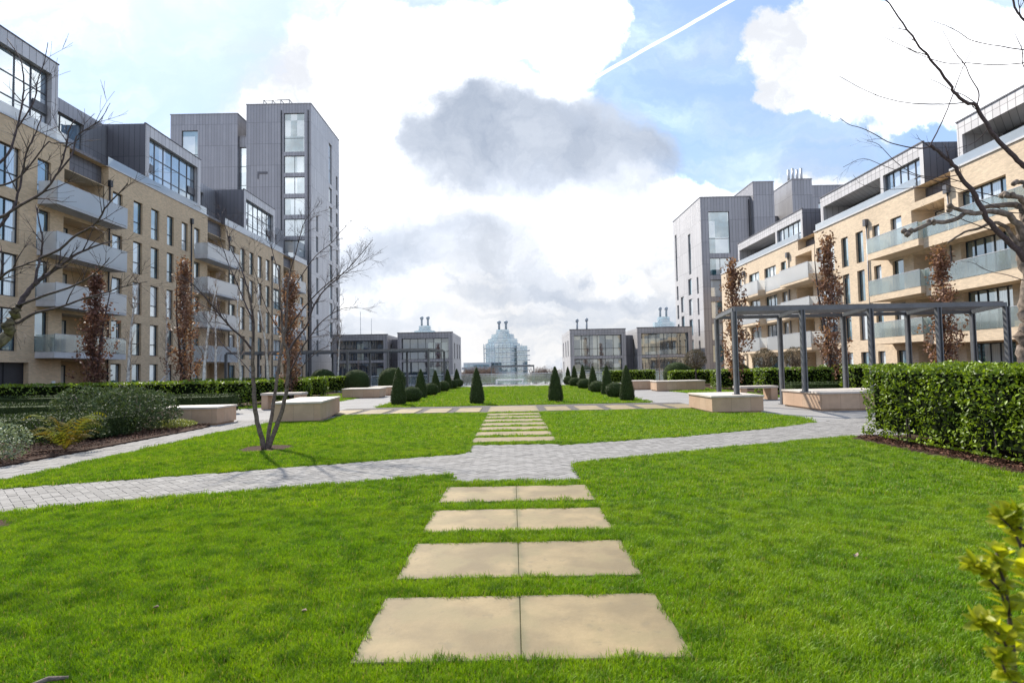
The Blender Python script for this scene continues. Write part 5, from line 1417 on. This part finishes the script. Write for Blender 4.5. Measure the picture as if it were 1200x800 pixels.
for pix, r0, r1, dy, tw in [
    ([(1206, 310), (1188, 288), (1170, 272), (1157, 256), (1147, 238), (1138, 222), (1125, 205), (1112, 190), (1098, 176), (1090, 170)], .055, .018, -.4, 4),
    ([(1092, 171), (1080, 174), (1062, 172), (1040, 166), (1015, 152), (995, 146), (984, 138)], .013, .003, -.3, 2),
    ([(1090, 170), (1098, 155), (1106, 138), (1114, 118), (1124, 90), (1132, 72), (1140, 56), (1150, 42)], .012, .003, .2, 1),
    ([(1225, 215), (1205, 198), (1188, 184), (1170, 165), (1158, 150), (1145, 125), (1132, 120), (1118, 108), (1112, 96), (1090, 70), (1078, 55), (1058, 28), (1036, -3)], .045, .008, -.5, 4),
    ([(1132, 120), (1112, 122), (1086, 122), (1060, 120), (1034, 114), (1010, 104), (983, 89)], .011, .003, -.2, 2),
    ([(1145, 125), (1147, 108), (1138, 92), (1130, 75), (1118, 60), (1110, 45), (1104, 35)], .012, .003, .3, 1),
    ([(1145, 122), (1130, 112), (1112, 104), (1100, 97), (1090, 93)], .008, .003, .1, 0),
    ([(1215, 66), (1198, 74), (1160, 76), (1135, 74), (1108, 74), (1080, 65), (1060, 55), (1034, 43)], .012, .003, -.3, 1),
    ([(1215, 60), (1195, 58), (1170, 54), (1140, 48), (1124, 38), (1108, 30), (1090, 24)], .012, .003, .3, 1),
    ([(1220, 100), (1200, 80), (1198, 60), (1192, 45), (1188, 38)], .012, .003, .3, 2),
    ([(1225, 45), (1205, 28), (1195, 18), (1188, 5), (1186, -6)], .02, .012, .1, 1),
    ([(1225, 10), (1203, 3), (1196, -5)], .014, .01, .1, 0),
    ([(1210, 232), (1180, 232), (1150, 226), (1126, 222), (1096, 212), (1070, 205), (1040, 196), (1012, 186), (988, 196)], .010, .003, .5, 3),
    ([(1125, 205), (1100, 208), (1072, 204), (1050, 190), (1030, 170), (1016, 165)], .009, .003, .2, 2),
    ([(1170, 272), (1140, 262), (1110, 250), (1090, 246)], .011, .003, .5, 2),
    ([(1204, 330), (1180, 322), (1160, 318), (1140, 308), (1126, 306)], .008, .002, -.3, 2),
    ([(1158, 150), (1150, 160), (1140, 168), (1120, 175), (1098, 186)], .008, .002, .3, 1),
    ([(1206, 250), (1180, 248), (1150, 235), (1120, 225), (1080, 220), (1040, 222), (1010, 216), (1000, 205)], .009, .002, .6, 2)]:
    limb(mb, pix, TY, r0 * 1.25, r1 * 1.7, base, tw, .55, 1, dy=dy, n=7, spread=.6)
mb.build('crown', M['bark_dark'], T)

# columnar trees that keep their dry brown leaves
def columnar(H, R_, n, mat, seed):
    random.seed(seed)
    mb = MB(); mb.tube(wander((0, 0, -.05), (0, 0, 1), H * .97, 14, .03, .05), [.10 - .092 * i / 14 for i in range(15)], 8)
    P = []
    bm_ = MB()
    for k in range(70):
        z = .45 + (H - .9) * (k / 70) ** .95; a = k * 2.4 + random.uniform(-.3, .3); f = (1 - ((z / H) ** 1.9)) * .9 + .1
        L_ = R_ * f * random.uniform(.7, 1.9)
        pts = wander((0, 0, z), (math.cos(a) * .62, math.sin(a) * .62, .85), L_, 6, .08, .09)
        bm_.tube(pts, [.016 - .013 * i / 6 for i in range(7)], 4)
        gap = random.random() < .36
        for p in pts[1:]:
            if gap and random.random() < .8: continue
            for _ in range(max(1, int(n / 420 * random.uniform(.2, 2.1)))):
                P.append(p + Vector((random.gauss(0, .10), random.gauss(0, .10), random.gauss(0, .13))))
    P = np.array([tuple(p) for p in P])
    return mb.mesh('trunk', M['bark_dark']), bm_.mesh('branches', M['bark_dark']), leaf_mesh('crown', P, .15, M[mat], None, .62, -.3)
def put_tree(name, label, group, parts, x, y, s=1.0, cat='tree', sz=None):
    T = thing(name, label, cat, (x, y, 0), random.uniform(0, 6), group)
    for me in parts: link(me.name.split('.')[0], me, T)
    T.scale = (s, s, sz or s); return T
brown = columnar(7.4, 1.25, 4200, 'L_oak', 11); russet = columnar(6.8, 1.15, 4000, 'L_oak_red', 12); brown2 = columnar(7.6, 1.1, 4000, 'L_oak', 13)
gname = 'columnar trees with dry leaves'
put_tree('columnar_tree', 'brown leaved columnar tree at the left end of the right pergola, before the shorter tower', gname, brown, 12.9, 33.6, 1.05)
put_tree('columnar_tree', 'tall brown leaved columnar tree in the middle of the right brick facade, behind the pergola', gname, brown2, 16.6, 30.2, 1.05, sz=1.1)
put_tree('columnar_tree', 'brown leaved columnar tree before the right balconies, nearest to the plane tree', gname, brown, 20.4, 27.4, .95)
put_tree('columnar_tree', 'dark russet columnar tree before the leftmost balconies', gname, russet, -19.6, 27.2, .98)
put_tree('columnar_tree', 'russet columnar tree before the middle of the left brick facade', gname, brown2, -16.8, 29.6, 1.0)
put_tree('columnar_tree', 'russet columnar tree behind the right stems of the multi stemmed tree', gname, brown, -11.9, 31.2, .95)
# birches: white trunk, fine upright twigs
def birch(seed, H=7.5):
    random.seed(seed); mb = MB(); tr_ = wander((0, 0, -.05), (0, 0, 1), H * .8, 14, .035, .04); mb.tube(tr_, [.085 - .065 * i / 14 for i in range(15)], 9)
    cb = MB()
    for k in range(46):
        j = random.randint(4, 14); a = random.uniform(0, 6.28)
        twig(cb, tr_[j], (math.cos(a) * .6, math.sin(a) * .6, 1.0), random.uniform(.5, 1.5) * (1.25 - j / 20), .011, 1, .12, .05, 4, .5, 4)
    return mb.mesh('trunk', M['birch']), cb.mesh('crown', M['twig_pale'])
bts = [birch(21), birch(22), birch(23)]
for i, (px, Y, d) in enumerate(((148, 28, 'right of the dark russet columnar tree, leftmost of the birches'), (195, 30.5, 'just left of the russet columnar tree in mid facade'), (237, 27.6, 'just right of the russet columnar tree in mid facade'), (252, 31, 'before the second stack of left balconies'),
                                   (281, 28.9, 'thick trunked, between two clipped hedge blocks left of the multi stemmed tree'), (315, 31.0, 'seen between the stems of the multi stemmed tree'), (395, 46, 'slender, before the tall left tower by the far pergola'))):
    put_tree('birch_tree', f'white barked bare birch {d}'.replace('bare birch thick trunked', 'thick trunked birch'), 'white barked birches', bts[i % 3], (px - 600) / 680 * Y, Y, random.uniform(.9, 1.05))
for x, y, d, k in ((18.9, 34.5, 'pale twigged bare young tree before the ground floor balconies on the right', 1), (21.8, 28.4, 'pale twigged bare young tree right of the brown columnar tree near the plane tree', 2), (18.0, 47.0, 'pale twigged bare young tree at the foot of the shorter tower', 0), (14.4, 57, 'thin bare young tree before the right pavilion glazing', 1), (-14.9, 56, 'thin bare young tree before the left pavilion glazing', 0)):
    put_tree('young_tree', d, 'bare young trees', (bts[k][1], ), x, y, .62)
    t0 = thing('x', 'x', 'x') if False else None
for o in list(COL.objects):
    if o.get('group') == 'bare young trees':
        mb = MB(); mb.tube([(0, 0, -.05), (.03, .02, 3.2), (0, 0, 6)], [.07, .05, .02], 7); mb.build('trunk', M['twig_pale'], o)
# ball headed standards
def ball_tree(seed, mat):
    random.seed(seed); mb = MB(); mb.tube([(0, 0, -.05), (.02, 0, .8), (0, .01, 1.5)], [.07, .06, .05], 8)
    for k in range(30):
        a = random.uniform(0, 6.28); e = random.uniform(-.2, 1.3); twig(mb, (0, 0, 1.45), (math.cos(a) * math.cos(e), math.sin(a) * math.cos(e), math.sin(e) + .1), .75, .015, 1, .1, 0, 3, .6, 4)
    P, N = blob_points(3600, .85, .85, .72, .3); P[:, 2] += 2.0
    return mb.mesh('trunk', M['bark_dark']), leaf_mesh('crown', P, .07, M['L_brown_bush'], N, .5, 0, .3)
bt = ball_tree(31, 'L_brown_bush')
put_tree('ball_tree', 'ball headed bronze standard tree on a thin stem above the right hedge', 'ball headed standards', bt, 13.4, 42.5, 1.0)
put_tree('ball_tree', 'ball headed bronze standard tree behind the left pergola post on the right terrace', 'ball headed standards', bt, 17.2, 39.5, .95)
put_tree('ball_tree', 'ball headed bronze standard tree before the ground floor balconies on the right', 'ball headed standards', bt, 20.0, 41.0, 1.0)
# bare trees on the far bank
def far_tree(seed):
    random.seed(seed); mb = MB(); mb.tube([(0, 0, -.2), (0, 0, 3)], [.3, .2], 6)
    P = []
    for k in range(90):
        a = random.uniform(0, 6.28); e = random.uniform(.1, 1.4); L_ = random.uniform(2.5, 5.2)
        pts = wander((0, 0, 2.5), (math.cos(a) * math.cos(e), math.sin(a) * math.cos(e), math.sin(e)), L_, 6, .16, .02); mb.tube(pts, [.1 - .013 * i for i in range(7)], 4)
        for p in pts[2:]:
            for _ in range(7): P.append(tuple(p + Vector((random.gauss(0, .4), random.gauss(0, .4), random.gauss(0, .4)))))
    return mb.mesh('trunk', M['bark']), leaf_mesh('crown', np.array(P), .75, M['L_far'], None, .10, .3)
ft = [far_tree(41), far_tree(42)]
rr = random.Random(5)
for i, x in enumerate((-19, -14.5, -10.5, 9.5, 13.5, 18, 22.5, 27, 31)):
    d = ['leftmost, before the low pale block', 'second from left, beside the low pale block', 'touching the stepped glass tower on its left', 'touching the stepped glass tower on its right', 'second right of the stepped glass tower', 'third right of the stepped glass tower', 'fourth right of the stepped glass tower', 'by the low grey block behind the right pavilion', 'rightmost, seen past the right pavilion corner'][i]
    T = put_tree('bank_tree', f'reddish bare tree across the river, {d}', 'bare trees on the far bank', ft[i % 2], x, 238 + 4 * rr.random(), rr.uniform(1.05, 1.3)); T.location.z = -6.6
# ------------------------------------------------------------------ near shrub at the lower right
T = thing('laurel_shrub', 'out of focus young shrub with yellow green leaves in the lower right corner', 'shrub', (1.42, 1.52, 0))
base = Vector((1.42, 1.52, 0)); random.seed(77)
mb = MB(); tips = []
for pix, Y, r in (([(1196, 930), (1190, 800), (1184, 735), (1178, 690), (1168, 648)], 1.5, .007), ([(1230, 920), (1215, 760), (1200, 640), (1190, 600)], 1.6, .007), ([(1240, 930), (1225, 800), (1212, 720), (1205, 665)], 1.4, .007), ([(1250, 900), (1235, 700), (1222, 620), (1212, 570)], 1.75, .007), ([(1192, 790), (1175, 748), (1158, 735), (1150, 728)], 1.48, .004), ([(1184, 720), (1170, 690), (1152, 672), (1142, 662)], 1.5, .004), ([(1200, 650), (1188, 622), (1172, 606)], 1.6, .004), ([(1190, 800), (1180, 790), (1172, 770)], 1.45, .004)):
    pts = smooth_path([at(px, py, Y) - base for px, py in pix], 4); mb.tube(pts, [r * (1 - .5 * i / len(pts)) for i in range(len(pts))], 7); tips.append(pts)
mb.tube([(0, 0, -.02), tuple(tips[0][0])], .008, 6); mb.tube([(.05, .08, -.02), tuple(tips[1][0])], .008, 6); mb.tube([(.1, -.05, -.02), tuple(tips[2][0])], .008, 6); mb.tube([(.16, .2, -.02), tuple(tips[3][0])], .008, 6)
mb.build('stems', M['bark_dark'], T)
V_, F_, R_ = [], [], []
def big_leaf(p, d, nrm, L_, w_, tone):
    s = nrm.cross(d).normalized(); n = len(V_); prof = [0, .62, 1.0, .92, .6, 0]; rows_ = len(prof)
    for i in range(rows_):
        q = i / (rows_ - 1); c = p + d * L_ * q + nrm * (-.18 * L_ * q * q)
        hw = w_ / 2 * prof[i]
        for e in (-1, 0, 1): V_.append(tuple(c + s * hw * e + nrm * (abs(e) * hw * .35))); R_.append(tone)
    for i in range(rows_ - 1):
        for e in (0, 1): F_.append((n + 3 * i + e, n + 3 * i + e + 1, n + 3 * i + 4 + e, n + 3 * i + 3 + e))
for pts in tips:
    for k in range(3, len(pts)):
        for _ in range(4 if k < len(pts) - 2 else 8):
            dd = (pts[k] - pts[k - 1]).normalized(); a = Vector((random.gauss(0, 1), random.gauss(0, 1), random.gauss(.25, .6))).normalized()
            d = (dd * .5 + a).normalized(); nrm = Vector((random.gauss(0, .6), random.gauss(-.2, .6), 1)); nrm = (nrm - d * nrm.dot(d)).normalized()
            big_leaf(pts[k], d, nrm, random.uniform(.032, .055), random.uniform(.019, .029), random.random())
me = D.meshes.new('foliage'); me.from_pydata(V_, [], F_); me.update(); at_ = me.attributes.new('rnd', 'FLOAT', 'POINT'); at_.data.foreach_set('value', R_); me.materials.append(M['L_near'])
for p in me.polygons: p.use_smooth = True
link('foliage', me, T)
# ------------------------------------------------------------------ small things on the grass and terraces
mb = MB(); mb.tube([(-.07, 0, .012), (0, .01, .03), (.08, .02, .02)], [.010, .013, .008], 7)
o = mb.build('fallen_stick', M['bark'], None, (-2.32, 2.93, .035)); o.rotation_euler = (0, .1, .5); tag(o, 'short brown broken stick lying in the grass at the lower left', 'stick')
def dead_leaf(x, y, tx, s=.035):
    V2 = [(-s, 0, 0), (-.3 * s, .45 * s, .012), (.5 * s, .4 * s, .006), (s, 0, .02), (.4 * s, -.42 * s, .014), (-.4 * s, -.4 * s, .0)]
    me = D.meshes.new('fallen_leaf'); me.from_pydata(V2 + [(0, 0, -.004)], [], [(6, i, (i + 1) % 6) for i in range(6)]); me.materials.append(M['twig_pale']); me.update()
    o = link('fallen_leaf', me, None, (x, y, .045), random.uniform(0, 6)); tag(o, tx, 'leaf', 'fallen leaves on the lawn')
dead_leaf(-1.35, 3.75, 'small pale dry leaf on the grass left of the nearest slab')
dead_leaf(-2.35, 3.85, 'small grey dry leaf on the left lawn, farther out from the slabs')
dead_leaf(2.65, 4.6, 'small pale dry leaf on the right lawn')
for x, y, s, d in ((22.9, 27.8, 1, 'before the cream facade right of the right pergola'), (24.2, 38.5, 1, 'below the columnar tree in the right pergola opening'), (24.0, 44, 1, 'beside the downpipe on the right building'), (-24.8, 41, -1, 'below the first stack of left balconies'), (-24.8, 57, -1, 'below the second stack of left balconies')):
    T = thing('terrace_fence', f'dark fence panel with sloping handrail {d}', 'fence', (x, y, 0))
    mb = MB(); mb.box(-.03, .03, -1.3, 1.3, .15, 1.15); mb.build('panel', M['dark'], T)
    mb = MB(); mb.tube([(-.1, -1.2, .3), (-.1, .6, 1.5)], .03, 6); mb.build('handrail', M['coping'], T)
    for q in (-1.3, 1.3):
        mb = MB(); mb.box(-.04, .04, q - .04 * (q > 0) , q + .04 * (q < 0), 0, 1.2); mb.build('post', M['frame'], T)

# pot plants on balconies
pot_prof = [(.13, 0), (.17, .3), (.18, .32), (.15, .32)]
potm = MB().lathe(pot_prof, 12).mesh('pot', M['frame_grey']); P, N = blob_points(260, .26, .26, .32, .6); P[:, 2] += .55
folm = leaf_mesh('foliage', P, .13, M['L_olive'], N, .35, .5, .2); P, N = blob_points(200, .16, .16, .45, .6); P[:, 2] += .7; folm2 = leaf_mesh('foliage', P, .1, M['L_hedge_far'], N, .4, .6, .2)
for x, y, z, f, d in ((-27.4, 34.6, 3.07, folm, 'bushy pot plant at the near end of the lowest left balcony'), (-27.3, 38.8, 3.07, folm2, 'upright pot plant at the far end of the lowest left balcony'), (-27.3, 52.6, 6.12, folm2, 'upright pot plant on a balcony in the second left balcony stack'),
                      (26.1, 33.5, 6.22, folm, 'bushy pot plant behind the glass of the middle right balcony'), (26.1, 30.6, 6.22, folm2, 'upright pot plant on the middle right balcony near the plane tree'), (26.0, 37.4, 3.22, folm, 'bushy pot plant on the lowest right balcony'), (25.9, 61.5, 9.22, folm2, 'upright pot plant on the far upper right balcony')):
    T = thing('pot_plant', d, 'pot plant', (x, y, z), random.uniform(0, 6), 'pot plants on the balconies'); link('pot', potm, T); link('foliage', f, T)
